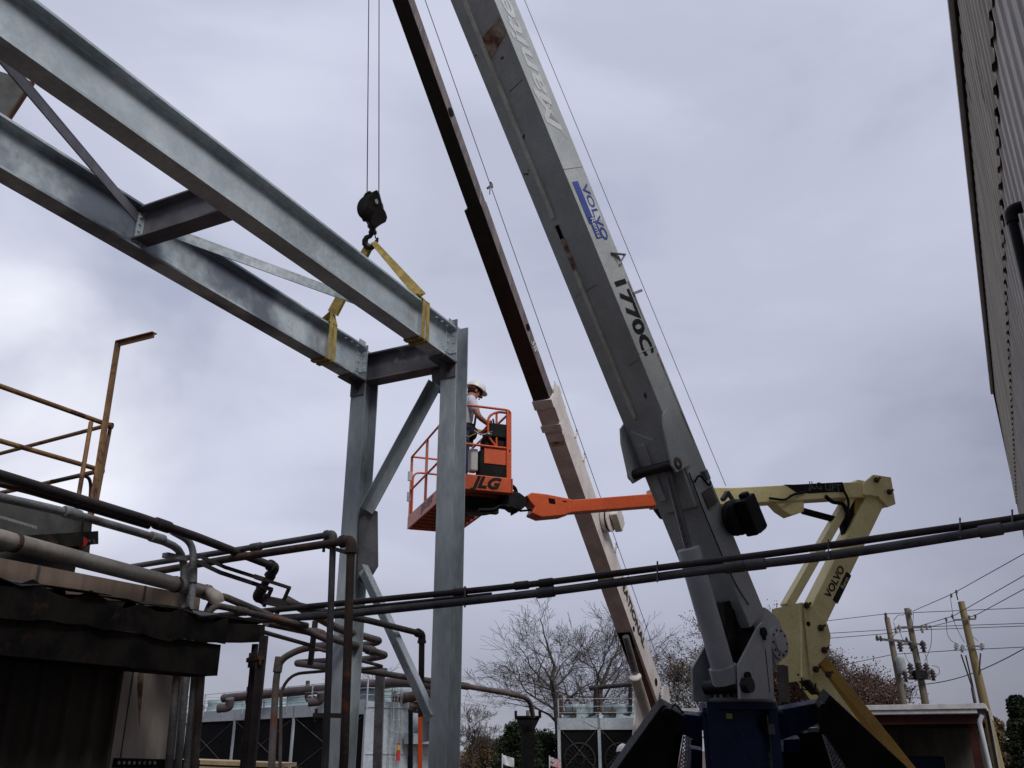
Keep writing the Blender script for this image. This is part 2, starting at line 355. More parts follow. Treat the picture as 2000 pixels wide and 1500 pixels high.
for c in (cR, cL):
    fz = T0.z - BD; f0 = V((c.x, c.y, 0)) - u * (CDp / 2)
    s_ = MB(); s_.box(f0 + Z * (fz - .012) - u * .13, u, wv, Z, .13, .115, .010); s_.box(f0 + Z * (fz - .10) - u * .008, u, wv, Z, .008, .1, .085)
    s_.prism([f0 + Z * (fz - .024) - u * .016, f0 + Z * (fz - .024) - u * .2, f0 + Z * (fz - .17) - u * .016], wv * .012)
    s_.build('beam_seat', galv_d, cf)
    k = MB(); q = f0 + nn * .012 + Z * (T0.z - .2)
    k.box(q - u * .055 + nn * .0, u, wv, Z, .048, .006, .13); k.box(q - u * .006 + nn * .05, u, wv, Z, .006, .045, .13)
    rivets(k, [q - u * .06 + nn * .006 + Z * d for d in (-.09, 0, .09)], nn, .013, .014); rivets(k, [q - u * .012 + nn * .06 + Z * d for d in (-.09, 0, .09)], -u, .013, .01)
    k.box(f0 + nn * .065 + Z * (T0.z + .02) - u * .06, u, wv, Z, .06, .006, .045)
    k.build('clip_angle', galv, cf)
m = MB(); q = cR + wv * .0 - Z * (.03 + .19) ; q.z = T0.z - .07 - .18
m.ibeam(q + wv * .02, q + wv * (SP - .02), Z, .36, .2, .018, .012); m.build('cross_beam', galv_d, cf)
pc = cR - u * 0.0
def Pc(x, y, dz=0): return PP(x, y, pc + u * dz, u)
gp = MB(); gp.prism([Pc(843, 716), Pc(872, 712), Pc(872, 776), Pc(846, 762)], -u * .012); gp.build('gusset_plate', galv_d, cf)
gp = MB(); gp.prism([Pc(704, 988), Pc(738, 999), Pc(739, 1106), Pc(716, 1144), Pc(699, 1134)], -u * .012); tag(gp.build('gusset_plate', galv_d, cf), 'large dark gusset plate', None)
gp = MB(); gp.prism([Pc(862, 1362), Pc(826, 1398), Pc(826, 1450), Pc(872, 1440)], -u * .012); gp.build('gusset_plate', galv_c, cf)
def dbl(A, B, mt):
    m = MB(); d = (B - A); s = d.cross(u).normalized(); sx = s if s.z > 0 else -s
    m.bar(A - u * .02, B - u * .02, u, .135, .012)
    m.bar(A - u * .075 + sx * .062, B - u * .075 + sx * .062, u, .012, .10)
    return m.build('diagonal_brace', mt, cf)
dbl(Pc(856, 752, -.03), Pc(722, 1000, -.03), galv_c); dbl(Pc(712, 1112, -.03), Pc(846, 1404, -.03), galv)

# ---- slings
tA = (T0 - PP(830, 600, T0, wv)).dot(u); HOOK = P(727, 476, 10.55)
def sling(T, tpos, name, label, wd=.06, strands=((-.05), (.05))):
    r = thing(name, label, 'lifting sling', T - u * tpos, 'yellow slings on the hook')
    for sgn in (-1, 1):
        m = MB(); o = T - u * (tpos + sgn * .048)
        pr = [(-.015, .0), (-.015, -BD - .012), (BW + .015, -BD - .012), (BW + .015, 0.012), (-.015, .012)]
        for (a0, b0), (a1, b1) in zip(pr[:-1], pr[1:]):
            A = o + wv * a0 + Z * b0; B = o + wv * a1 + Z * b1
            tw = u * (.012 * sgn if b0 == 0 else 0)
            m.bar(A + tw, B, (B - A).cross(u), wd, .008)
        m.build('wrap', sling_m, r)
    top = o = T - u * tpos + wv * BW / 2
    e = T - u * tpos + wv * (-.015) + Z * .005
    e2 = T - u * tpos + wv * (BW + .01) + Z * .005
    knot = (e + e2) / 2 + (HOOK - (e + e2) / 2).normalized() * .16
    if T is T0: knot = e + (HOOK - e) * .10
    m = MB()
    n = 14
    for (st, en, w0, w1) in ((e, knot, .09, .07), (e2, knot, .09, .07)):
        pass
    def ribbon(A, B, side, w0, w1, twist, th=.007, k=12):
        d = (B - A); vs = []
        for i in range(k + 1):
            t = i / k; c = A.lerp(B, t) ; ww = w0 + (w1 - w0) * t
            sd_ = Matrix.Rotation(twist * t, 3, d.normalized()) @ side; sd_ = (sd_ - d.normalized() * sd_.dot(d.normalized())).normalized()
            nr = sd_.cross(d.normalized())
            for a, b in ((-1, -1), (1, -1), (1, 1), (-1, 1)): vs.append(c + sd_ * (a * ww / 2) + nr * (b * th / 2))
        fs = [(i * 4 + j, i * 4 + (j + 1) % 4, i * 4 + 4 + (j + 1) % 4, i * 4 + 4 + j) for i in range(k) for j in range(4)] + [(3, 2, 1, 0), tuple(k * 4 + j for j in range(4))]
        m.add(vs, fs)
    ribbon(e, knot, u, .15, .11, .2); ribbon(e2, knot, u, .15, .10, -.3)
    for off, tw in ((.016, .5), (-.016, .2)):
        ribbon(knot + u * off, HOOK + u * off * 1.5 + wv * (-.03 if T is T0 else .03), (CR * .8 + Z * .5).normalized() if T is T0 else CR, .115, .07, tw)
    m.build('leg', sling_m, r)
    return r
sling(T0, tA, 'lifting_sling', 'yellow web sling wrapped round the upper beam beside its column')
sling(TB0, tA, 'lifting_sling', 'yellow web sling wrapped round the lower blotchy beam near its bolted end')

# ================================================================== CRANE WITH THE HOOK (far crane, black and white boom)
def unit(a): return V(a).normalized()
QB = P(1281, 1366, 17.5); QT = P(744, -150, 12.3)
ax2 = (QT - QB).normalized(); L2 = (QT - QB).length
h2 = V((ax2.x, ax2.y, 0)).normalized(); s2 = V((-h2.y, h2.x, 0))
if s2.dot(QB - CAM) > 0: s2 = -s2
nb2 = (h2 * ax2.z - Z * math.hypot(ax2.x, ax2.y)).normalized()      # belly normal
def on2(y):      # point of the belly/side edge at picture height y
    x = 1281 + (744 - 1281) * (y - 1366) / (-150 - 1366); r = ray(x, y)
    n = ax2.cross(CAM - QB).normalized(); # closest point of axis to ray
    best = min((((QB + ax2 * (L2 * i / 3000)) for i in range(-400, 3200))), key=lambda p: (lambda q: abs(750 - FPX * q.dot(CU) / q.dot(CF) - y))(p - CAM))
    return best
nc = thing('telescopic_crane', 'truck crane with a black inner boom and dirty white outer boom lifting the beams', 'crane', (P(1320, 1500, 18).x, P(1320, 1500, 18).y, 0))
def boxsec(mb, Qa, Qb, s, nb, wb, ws, ds=0, dn=0):
    q = [V(Qa) + s * ds + nb * dn, V(Qa) + s * (ds - wb) + nb * dn, V(Qa) + s * (ds - wb) + nb * (dn - ws), V(Qa) + s * ds + nb * (dn - ws)]
    return mb.prism(q, V(Qb) - V(Qa))
yT, y1, y2, yB = -190, 402, 792, 1368
pT, p1, p2, pBm = on2(yT), on2(y1), on2(y2), on2(yB)
wb1 = fit(on2(0), ax2, s2, 29.5); ws1 = fit(on2(0), ax2, nb2, 12.0)
wb2 = fit(on2(700), ax2, s2, 33); ws2 = fit(on2(600), ax2, nb2, 11)
wb3 = fit(on2(1000), ax2, s2, 32); ws3 = fit(on2(1000), ax2, nb2, 21)
def halves(mbb, mbs, Qa, Qb, wb, ws, s, nb, ds=0, dn=0):   # belly shell and side/top shell of a box boom
    boxsec(mbb, Qa, Qb, s, nb, wb, .012, ds, dn)
    q0 = V(Qa) + s * ds + nb * (dn - .013)
    e = V(Qb) - V(Qa)
    mbs.prism([q0, q0 - s * .012, q0 - s * .012 - nb * (ws - .013), q0 - nb * (ws - .013)], e)
    q1 = q0 - s * (wb - .012); mbs.prism([q1, q1 - s * .012, q1 - s * .012 - nb * (ws - .013), q1 - nb * (ws - .013)], e)
    q2 = q0 - s * .0125 - nb * (ws - .027); mbs.prism([q2, q2 - s * (wb - .025), q2 - s * (wb - .025) - nb * .012, q2 - nb * .012], e)
a, b = MB(), MB(); halves(a, b, p1 - ax2 * .6, pT, wb1, ws1, s2, nb2, -.0, .0); 
bt = a.build('boom_tip_section', natblack, nc); b.build('side_plate', natside, bt)
a, b = MB(), MB(); halves(a, b, p2 - ax2 * .5, p1, wb2, ws2, s2, nb2, .012, .012)
bm = a.build('boom_middle_section', natblack, nc); b.build('side_plate', natside, bm)
k = MB()
hp = on2(222) - nb2 * ws1 * .45 + s2 * .002; k.cyl(hp - ax2 * .0, hp + s2 * .01, .07, 14)
hp = on2(645) - nb2 * ws2 * .5 + s2 * .014; k.cyl(hp, hp + s2 * .01, .06, 14); k.parts('boom_hole', blackhole, nc, 1)
k = text_mb("38'", on2(682) - nb2 * ws2 * .45 + s2 * .016, -ax2, -nb2, .22, .004); k.build('lettering', txt_w, bm)
a, b = MB(), MB(); halves(a, b, pBm, p2, wb3, ws3, s2, nb2, .03, .03)
bw = a.build('boom_base_section', natbelly, nc); b.build('side_plate', natwhite, bw)
c = MB(); cq = p2; boxsec(c, cq - ax2 * .02, cq + ax2 * .14, s2, nb2, wb3 + .04, ws3 + .04, .05, .05); boxsec(c, on2(838), on2(826), s2, nb2, wb3 + .05, .05, .055, .055); boxsec(c, on2(858), on2(846), s2, nb2, wb3 - .01, .03, .04, .04)
q0 = cq + s2 * .052 + nb2 * .03; c.prism([q0, q0 + ax2 * .28 - nb2 * (ws3 * .8), q0 - nb2 * (ws3 * .95), q0 - ax2 * .3 - nb2 * ws3 * .95, q0 - ax2 * .3], -s2 * .012)
c.build('boom_collar', natwhite, nc)
c = MB(); q0 = on2(858) + nb2 * .034; c.box(q0 - s2 * wb3 / 2 + s2 * .03, s2, ax2, nb2, wb3 / 2 * .8, .09, .003); c.build('rust_stain', rustpatch, bw)
# boom base underside cut-out, cylinder
pa_, pb_ = on2(1232), on2(1400)
c = MB(); q0 = pa_ + nb2 * .032 + s2 * -.02; c.prism([q0, q0 - s2 * (wb3 * .8), q0 - s2 * (wb3 * .8) - ax2 * (pa_ - pb_).length, q0 - ax2 * (pa_ - pb_).length], nb2 * .006); c.build('inner_web', rustred, nc)
c = MB(); q0 = pa_ + nb2 * .04 + s2 * -.02; c.prism([q0, q0 - s2 * (wb3 * .8), q0 - s2 * (wb3 * .8) - ax2 * .55, q0 - ax2 * .35], nb2 * .006); c.build('belly_opening', blackhole, nc)
cm = QB - s2 * wb3 * .22
def pc2(x, y): return PP(x, y, cm + s2 * .0, s2)
c = MB(); c.cyl(pc2(1222, 1243), pc2(1246, 1330), .062, 14); c.build('lift_rod', chrome, nc)
c = MB(); cy0, cy1 = pc2(1240, 1320), pc2(1272, 1422); dd = (cy1 - cy0).normalized(); c.lathe(cy0, dd, [(0, 0), (.10, 0), (.115, .02), (.115, .05), (.105, .06), (.105, (cy1 - cy0).length + .5)], 20); c.build('lift_cylinder', natwhite, nc)
# rope, guides, reel box along the top edge
c = MB(); offn = -nb2 * (ws3 + .16)
r0, r1 = on2(-60) + offn * .8 + s2 * .03, on2(1330) + offn + s2 * .05
c.tube([r0, r1], .006, 5); c.build('hoist_rope', cable_m, nc)
for yy in (383, 878, 925, 1105):
    c = MB(); q0 = on2(yy) + s2 * .03 - nb2 * ws3 * .85; c.bar(q0, q0 - nb2 * .22, ax2, .03, .03); c.bar(q0 - nb2 * .2 - ax2 * .05, q0 - nb2 * .2 + ax2 * .05, nb2, .02, .02); c.bar(q0 - ax2 * .1, q0 - nb2 * .12, ax2, .012, .012); c.build('rope_guide', natwhite if yy > 700 else tanpipe, nc)
rl = on2(1042) + s2 * .05 - nb2 * (ws3 * .9)
c = MB(); c.cyl(rl, rl + s2 * .06, .24, 22); c.cyl(rl + s2 * .10, rl + s2 * .12, .24, 22); c.cyl(rl, rl + s2 * .12, .12, 16); c.build('cable_reel', natwhite, nc)
c = MB(); c.lathe(rl + s2 * .062, s2, [(.12, 0), (.20, .0), (.20, .036), (.12, .036)], 20); c.build('wound_cable', black, nc)
c = MB(); c.box(rl + s2 * .2 - ax2 * .08 - nb2 * .08, s2, ax2, nb2, .07, .2, .13); c.box(rl + s2 * .2 - ax2 * .08 - nb2 * .24, s2, ax2, nb2, .06, .15, .035); c.build('reel_housing', natwhite, nc, bevel=.02)
c = text_mb('NATIONAL', on2(1216) + s2 * .034 - nb2 * (ws3 * .55), -ax2, -nb2, ws3 * .50, .006, aspect=1.35, bold=.03); c.build('lettering', txt_d, bw)
c = MB(); 
for yy in (1232, 1348): 
    q0 = on2(yy) + s2 * .033 - nb2 * (ws3 * (.1 if yy < 1300 else .45)); c.cyl(q0, q0 + s2 * .006, .05 if yy < 1300 else .075, 14)
c.parts('pin_hole', blackhole, bw, 1)
# turret, deck and truck under it (mostly hidden by the near crane)
tb = V((pBm.x, pBm.y, 0)) - s2 * wb3 * .5
c = MB()
for k_ in (-.26, .26): c.prism([tb + s2 * k_ + Z * 1.1 - h2 * .6, tb + s2 * k_ + Z * 1.1 + h2 * .5, tb + s2 * k_ + Z * 1.9 + h2 * .3, tb + s2 * k_ + Z * 2.75 - h2 * .1, tb + s2 * k_ + Z * 2.75 - h2 * .45], s2 * .03)
c.cyl(tb + Z * .9, tb + Z * 1.12, .5, 24); c.build('turret', natwhite, nc)
c = MB(); c.box(tb + Z * .85 - s2 * 1.4, s2, h2, Z, 3.6, 1.1, .08); c.build('deck', black, nc)
for i_ in (-3.6, -2.5, 1.2):
    for j_ in (-1.0, 1.0): c = MB(); c.lathe(tb + s2 * i_ + h2 * (j_ - .14) + Z * .5, h2, [(.0, 0), (.25, 0), (.3, .03), (.47, 0), (.5, .05), (.5, .23), (.47, .28), (.3, .25), (0, .25)], 24); c.build('wheel', black, nc)
# boom head sheaves
hd = pT + ax2 * .1; c = MB()
for k_ in (0, wb1 - .03): c.prism([hd - s2 * k_ + nb2 * .18 - ax2 * .3, hd - s2 * k_ + nb2 * .2 + ax2 * .25, hd - s2 * k_ - nb2 * .3 + ax2 * .3, hd - s2 * k_ - nb2 * .3 - ax2 * .3], s2 * -.03)
c.lathe(hd - s2 * (wb1 - .06) + nb2 * .05, s2, [(0, 0), (.17, 0), (.14, .03), (.17, .06), (0, .06)], 24); c.build('boom_head', black, nc)

# ---- hook block on its ropes
hb = thing('hook_block', 'black crane hook block with an open hook hanging on two ropes above the beams', 'hook block', HOOK)
def Hb(x, y, d=0): return P(x, y, 10.55 + d)
c = MB(); kf = lambda pts, z0, z1: c.prism([P(x, y, z0) for x, y in pts], CF * (z1 - z0))
tt = [P(722, -200, 12.2), P(717, 378, 10.62)]; c2 = MB(); c2.tube(tt, .0065, 6); c2.tube([P(740.5, -200, 12.2), P(740, 376, 10.5)], .0065, 6); c2.build('rope', cable_m, hb)
# cheek plates
c = MB(); c.prism([P(x, y, 10.46) for x, y in ((720, 384), (728, 374), (736, 370), (741, 377), (748, 405), (753, 414), (756, 424), (753, 433), (745, 437), (733, 445), (728, 440), (722, 420), (718, 400))], CF * .035)
c.build('cheek_plate', greasy, hb, bevel=.01)
c = MB(); c.prism([P(x, y, 10.66) for x, y in ((708, 388), (714, 378), (722, 373), (728, 376), (733, 400), (735, 430), (726, 446), (719, 442), (716, 434), (709, 433), (702, 410), (702, 404), (706, 402))], CF * -.035)
c.build('cheek_plate', greasy, hb, bevel=.01)
c = MB(); sh = P(727, 408, 10.56); c.lathe(sh - CF * .06 - CR * .03, CF + CR * .25, [(0, 0), (.15, 0), (.13, .03), (.13, .05), (.15, .085), (0, .085)], 24); c.cyl(P(722, 412, 10.42), P(732, 408, 10.72), .035, 10); c.build('sheave', greasy, hb)
c = MB(); c.prism([P(x, y, 10.44) for x, y in ((732, 390), (736, 388), (739, 392), (738, 399), (734, 397))], CF * .008); c.build('maker_plate', canvas, hb)
c = MB(); c.lathe(P(728, 458, 10.55), (P(727, 436, 10.55) - P(728, 458, 10.55)), [(0, 0), (.045, 0), (.05, .03), (.035, .06), (.06, .09), (.05, .14)], 14)
hk = [(727, 456), (723, 461), (716, 464), (713, 470), (713, 476), (718, 482), (726, 483), (732, 478), (736, 470), (738, 464)]
c.tube(fillet([P(x, y, 10.55) for x, y in hk], .03, 3), [.026] * 0 + .024, 10) if False else c.tube([P(x, y, 10.55) for x, y in hk], [.024, .028, .032, .036, .038, .038, .036, .03, .02, .010], 12)
c.build('hook', greasy, hb); c = MB(); c.tube([P(731, 454, 10.55), P(734, 466, 10.55)], .008, 6); c.build('safety_latch', rustpipe, hb)

# ================================================================== NEAR GREY CRANE
s1 = V((.679, -.734, 0)).normalized(); h1 = V((-.734, -.679, 0)).normalized()
el = math.radians(59); a1 = h1 * math.cos(el) + Z * math.sin(el); nb1 = h1 * math.sin(el) - Z * math.cos(el)
Q1 = P(1292, 800, 9.5); WB, WS = .535, .355
cg = thing('grey_boom_crane', 'large light grey boom crane on a navy blue pedestal, numbered on its boom side', 'crane', (P(1443, 1400, 9.85).x, P(1443, 1400, 9.85).y, 0))
def b1(y):      # belly/side edge at height y
    lo, hi = -6.0, 12.0
    for _ in range(50):
        mi = (lo + hi) / 2; q = Q1 + a1 * mi - CAM
        if 750 - FPX * q.dot(CU) / q.dot(CF) > y: lo = mi
        else: hi = mi
    return Q1 + a1 * lo
a, b = MB(), MB(); halves(a, b, b1(1225), b1(-420), WB, WS, s1, nb1)
bo = a.build('boom', craneg, cg); b.build('side_plate', craneg, bo)
a, b = MB(), MB(); halves(a, b, b1(-300), b1(-1500), WB - .06, WS - .05, s1, nb1, -.03, -.02); x_ = a.build('inner_boom', craneg, cg)
b.build('side_plate', craneg, x_)
c = MB(); e0 = b1(-1500) - nb1 * .15 - s1 * .2; c.lathe(e0, s1, [(0, 0), (.2, 0), (.17, .03), (.2, .06), (0, .06)], 20); c.box(e0 + s1 * .14, a1, nb1, s1, .25, .14, .02); c.build('boom_head', black, cg)
# raised seam / hose guard on belly
fs_ = .33
def on_b(y, fr_, lift=.0): return b1(y) - s1 * WB * fr_ + nb1 * lift
c = MB(); c.bar(on_b(-420, .66, .012), on_b(400, .66, .012), nb1, .045, .022); c.bar(on_b(505, .66, .012), on_b(800, .66, .012), nb1, .04, .020); c.build('belly_strip', beltrub, cg)
c = MB(); c.box(on_b(435, .66, .006), a1, s1, nb1, .12, .02, .006); c.build('dark_gap', blackhole, bo)
c = MB(); c.box(on_b(474, .655, .006), a1, s1, nb1, .19, .024, .008); c.build('warning_sticker', rustpatch, bo)
# rust patch on belly near the top
c = MB(); c.prism([on_b(y, f, .002) for y, f in ((28, .04), (62, .04), (84, .60), (40, .62), (36, .3))], nb1 * .003); c.build('rust_patch', rustpatch, bo)
c = MB()
for yy, f, sz in ((300, .92, .008), (303, .86, .01), (298, .8, .006), (95, .35, .012), (60, .93, .007)): q = on_b(yy, f, .001); c.box(q, a1, s1, nb1, sz, sz * 1.6, .003)
c.parts('rust_spot', rustred, bo, 1)
sd_ = lambda y, f, lift=.002: b1(y) - nb1 * WS * f + s1 * lift
text_mb('1770C', sd_(622, .48), -a1, -nb1, .275, .003, aspect=1.22, shear=.0, bold=.035).build('lettering', txt_d, bo)
c = MB(); c.box(sd_(414, .55), a1, nb1, s1, .13, .12, .0012); c.build('faded_sticker', txt_f, bo)
text_mb('VOLVO', sd_(420, .66), -a1, -nb1, .15, .003, aspect=1.28, bold=.02).build('lettering', txt_b, bo)
c = MB(); c.box(sd_(398, .30), a1, nb1, s1, .24, .05, .003); c.box(sd_(448, .38), a1, nb1, s1, .12, .055, .003); c.build('logo_bar', txt_b, bo)
text_mb('Rents', sd_(448, .38, .006), -a1, -nb1, .10, .003, bold=.01).build('lettering', txt_w, bo)
text_mb('Manitex', sd_(105, .45), a1, nb1, .30, .0015, aspect=1.9, shear=.3, bold=.02).build('lettering', txt_f, bo)
c = MB(); c.prism([sd_(190, .12, .001), sd_(275, .80, .001), sd_(205, .5, .001)], s1 * .0015); c.build('arrow_decal', txt_f, bo)
c = MB(); q = sd_(500, .62, 0); e_ = q - nb1 * .17 + s1 * .05 - a1 * .07; f_ = q - nb1 * .06 - a1 * .15; c.bar(q, e_, a1, .05, .008); c.bar(e_, f_, a1, .05, .008); c.build('rope_bracket', cranegw, cg)
c = MB(); c.prism([q + s1 * .001, q - nb1 * .03 - a1 * .02 + s1 * .001, f_ + s1 * .001], s1 * .003); c.build('rust_stain', rustpatch, bo)
c = MB(); q = sd_(585, .93, 0); c.bar(q, q - nb1 * .10 + s1 * .05, a1, .03, .03); c.build('rope_guide', cranegw, cg)
c = MB(); c.tube([b1(-700) - nb1 * (WS + .10) + s1 * .02, b1(985) - nb1 * (WS + .20) + s1 * .02], .0035, 5); c.build('sensor_cable', cable_m, cg)
# bracket for the lift cylinder under the belly
pm = Q1 - s1 * WB / 2
c = MB()
for k_ in (.012, -WB - .03):
    pl = Q1 + s1 * k_
    pts = [(1297, 806), (1340, 905), (1335, 897)]
    poly = [(1292, 812), (1300, 800), (1335, 880), (1348, 905), (1319, 923), (1310, 910), (1303, 880), (1294, 840)]
    c.prism([PP(x, y, Q1 + s1 * .012, s1) + s1 * (k_ - .012) for x, y in poly], s1 * .022)
c.build('cylinder_bracket', craneg, cg)
c = MB(); c.prism([on_b(y, f, .004) for y, f in ((822, .02), (848, .42), (820, .86), (905, .90), (985, .86), (985, .06), (905, .02))], nb1 * .045); c.build('belly_doubler', craneg, cg)
c = MB(); q = PP(1323, 905, Q1 + s1 * .03, s1); q2 = q - s1 * (WB + .10); c.cyl(q, q2, .055, 16); c.build('top_pin', greasy, cg)
c = MB(); c.lathe(q, s1, [(.03, .014), (.065, .012), (.07, .0)], 16); c.build('pin_collar', rustpipe, cg)
c = MB(); c.prism([on_b(y, f, .05) for y, f in ((850, .62), (850, .78), (960, .78), (960, .62))], nb1 * .03); c.build('hose_cover', cranegw, cg)
pr1 = lambda x, y: PP(x, y, pm + s1 * .11, s1)
c = MB(); c.cyl(pr1(1301, 905), pr1(1350, 1090), .042, 16); c.build('lift_rod', chrome, cg)
y0_, y1_ = pr1(1344, 1070), pr1(1411, 1302); dd = (y1_ - y0_).normalized(); Lc = (y1_ - y0_).length
c = MB(); c.lathe(y0_, dd, [(0, 0), (.03, 0), (.115, .004), (.118, .02), (.118, Lc)], 24); c.build('lift_cylinder', cranegw, cg)
c = MB(); c.prism([y1_ + (s1 * math.cos(t) + dd.cross(s1) * math.sin(t)) * .15 for t in [math.pi / 4 * i + .39 for i in range(8)]], dd * .16); c.build('cylinder_foot', cranegw, cg)
c = MB(); q = y1_ + dd * .2; c.cyl(q - s1 * .27, q + s1 * .27, .075, 16); c.build('bottom_pin', greasy, cg)
# black wedge of boom internals between the turret plates
ctr = V((P(1443, 1365, 9.85).x, P(1443, 1365, 9.85).y, 0)); zt = P(1443, 1365, 9.6).z
c = MB(); pl = lambda x, y, k_: PP(x, y, pm + s1 * k_, s1)
c.prism([pl(1412, 1178, .15), pl(1432, 1170, .15), pl(1498, 1250, .15), pl(1478, 1335, .15), pl(1440, 1330, .15), pl(1418, 1220, .15)], s1 * -.30); c.build('boom_foot', greasy, cg)
c = MB(); 
for dx in (0, .05, .11): c.tube(fillet([pl(1425 + dx * 60, 1190, .22), pl(1440 + dx * 90, 1260, .22 - dx), pl(1450 + dx * 100, 1330, .18)], .2), .012, 6)
c.build('hose', black, cg)
c = MB(); c.tube(fillet([sd_(925, .05, .01), sd_(1000, -.02, .012), sd_(1090, .0, .012), sd_(1150, .1, .012), b1(1190) + s1 * .02 - nb1 * .1], .1), .007, 6); c.tube(fillet([sd_(945, .12, .01), sd_(935, .35, .05), sd_(965, .55, .06), sd_(960, .75, .05)], .08), .012, 6); c.build('control_cable', black, cg)
c = MB(); q = sd_(945, .72, .0); c.box(q + s1 * .03, a1, nb1, s1, .055, .03, .03); c.build('limit_switch', conduit, cg, bevel=.006)
# black cable reel box
q = sd_(1040, 1.0, .05) - nb1 * .02
c = MB(); c.lathe(q - s1 * .0, s1, [(0, 0), (.19, 0), (.195, .03), (.17, .04), (.17, .07), (.195, .08), (.19, .11), (0, .12)], 24)
c.build('cable_reel', black, cg)
c = MB(); c.box(q + s1 * .19 - nb1 * .07 - a1 * .02, a1, nb1, s1, .20, .13, .075); c.box(q + s1 * .2 - nb1 * .08 + a1 * .2, a1, nb1, s1, .03, .05, .05); c.box(q + s1 * .2 - nb1 * .1 - a1 * .2, a1, nb1, s1, .03, .08, .06); c.build('reel_housing', black, cg, bevel=.025)
c = MB(); c.bar(q + a1 * .22 - s1 * .02, q + a1 * .26 - nb1 * .12, s1, .04, .05); c.bar(q + a1 * .26 - nb1 * .12, q + a1 * .02 - nb1 * .2, s1, .04, .03); c.box(sd_(985, .55, .01), a1, nb1, s1, .09, .10, .008); c.build('reel_bracket', tanpipe, cg)
for yy, f0, f1, wd_ in ((150, .1, .5, .006), (545, .3, .9, .005), (700, .05, .35, .006), (235, .55, .62, .03), (760, .2, .26, .05)):
    c = MB(); c.prism([on_b(yy, f0, .001), on_b(yy + 4, f1, .001), on_b(yy + 4, f1, .001) - a1 * wd_, on_b(yy, f0, .001) - a1 * wd_], nb1 * .002); c.build('scrape_mark', greyducts, bo)
for yy in (-20, 330, 690):
    c = MB(); c.bar(sd_(yy, .02, .003), sd_(yy, .98, .003), s1, .010, .004); c.build('weld_seam', cranegw, bo)
for yy, ln in ((560, .5), (705, .9), (820, .35)):
    c = MB(); q = sd_(yy, .93, .001); c.prism([q, q + nb1 * .02, q - a1 * ln + nb1 * .004, q - a1 * ln], s1 * .002); c.build('rust_streak', tanpipe if yy != 705 else rustpatch, bo)
# turret side plates
polyR = [(1446, 1366), (1443, 1298), (1482, 1222), (1490, 1215), (1500, 1221), (1506, 1242), (1513, 1366)]
c = MB(); c.prism([PP(x, y, pm + s1 * .30, s1) for x, y in polyR], -s1 * .03); c.prism([PP(x, y, pm + s1 * .30, s1) - s1 * .57 for x, y in polyR], -s1 * .03)
c.build('turret_plate', cranegw, cg, bevel=.006)
c = MB(); 
for x, y in ((1489, 1235), (1458, 1322)): q = PP(x, y, pm + s1 * .30, s1); c.cyl(q, q + s1 * .03, .05, 12); c.bar(q + s1 * .018, q + s1 * .018 - Z * .08, s1, .02, .03)
c.parts('pivot_pin', black, cg, 2)
c = MB(); c.box(PP(1499, 1310, pm + s1 * .302, s1), Z, s1, h1, .22, .002, .006); c.build('rust_streak', rustred, cg)
c = MB(); pw = pm + s1 * .22
c.prism([PP(x, y, pw, s1) for x, y in ((1462, 1213), (1492, 1186), (1500, 1190), (1522, 1212), (1533, 1245), (1530, 1285), (1517, 1300), (1505, 1270), (1490, 1240))], -s1 * .05)
q = PP(1518, 1256, pw, s1); c.cyl(q, q + s1 * .03, .17, 28); c.cyl(q, q + s1 * .05, .10, 24); c.build('winch_drum', cranegw, cg)
c = MB(); rivets(c, [q + s1 * .03 + (h1 * math.cos(t) + Z * math.sin(t)) * .135 for t in [i * math.pi / 5 for i in range(10)]], s1, .012, .012); c.parts('winch_bolt', bolt_m, cg, 1)
c = MB(); c.bar(PP(1528, 1300, pm + s1 * .05, s1), PP(1532, 1372, pm + s1 * .05, s1), h1, .08, .10); c.build('rear_strut', tanpipe, cg)
# slewing ring and pedestal
ctr = V((P(1440, 1365, 9.75).x, P(1440, 1365, 9.75).y, 0)); zt = P(1440, 1372, 9.5).z
c = MB(); c.lathe(ctr + Z * (zt + .0), Z, [(0, 0), (.395, 0), (.395, .045), (.36, .05), (.36, .085), (.3, .09), (0, .09)], 40); c.build('slewing_ring', cranegw, cg)
c = MB(); rivets(c, [ctr + Z * (zt + .045) + (V((math.cos(t), math.sin(t), 0))) * .378 for t in [i * math.pi / 16 for i in range(32)]], Z, .014, .04); c.parts('ring_bolt', bolt_m, cg, 1)
c = MB(); c.cyl(ctr + Z * (zt - .07), ctr + Z * zt, .41, 40); c.cyl(ctr + Z * .9, ctr + Z * (zt - .07), .30, 32)
d0 = AZ(0); 
c.build('pedestal', blue, cg)
cf2 = P(1418, 1430, 9.38); fwd = V((0, 1, 0)); rt = V((1, 0, 0))
c = MB(); yc = cf2.y
c.box(V((P(1421, 1430, 9.38).x, yc + .02, (zt + .9) / 2)), rt, fwd, Z, .20, .05, (zt - .9) / 2 + .005)
c.box(V((ctr.x + .30, ctr.y - .25, (zt + .8) / 2)), rt, fwd, Z, .05, .02, (zt - .8) / 2 - .05); c.box(V((ctr.x - .38, ctr.y - .2, (zt + .8) / 2)), rt, fwd, Z, .05, .03, (zt - .8) / 2 - .05)
for k_ in (-.36, .34): c.box(V((ctr.x + k_, ctr.y, zt - .10)), rt, fwd, Z, .08, .25, .02)
c.build('pedestal_panel', blue, cg, bevel=.012)
for k_, (x, y) in enumerate(((1386, 1392), (1386, 1436), (1386, 1480), (1452, 1392), (1452, 1436), (1452, 1480))):
    c = MB(); q = V((P(x, y, 9.33).x, yc - .03, P(x, y, 9.33).z)); c.cyl(q, q - fwd * .02, .014, 8); c.build('panel_bolt', bolt_m, cg)
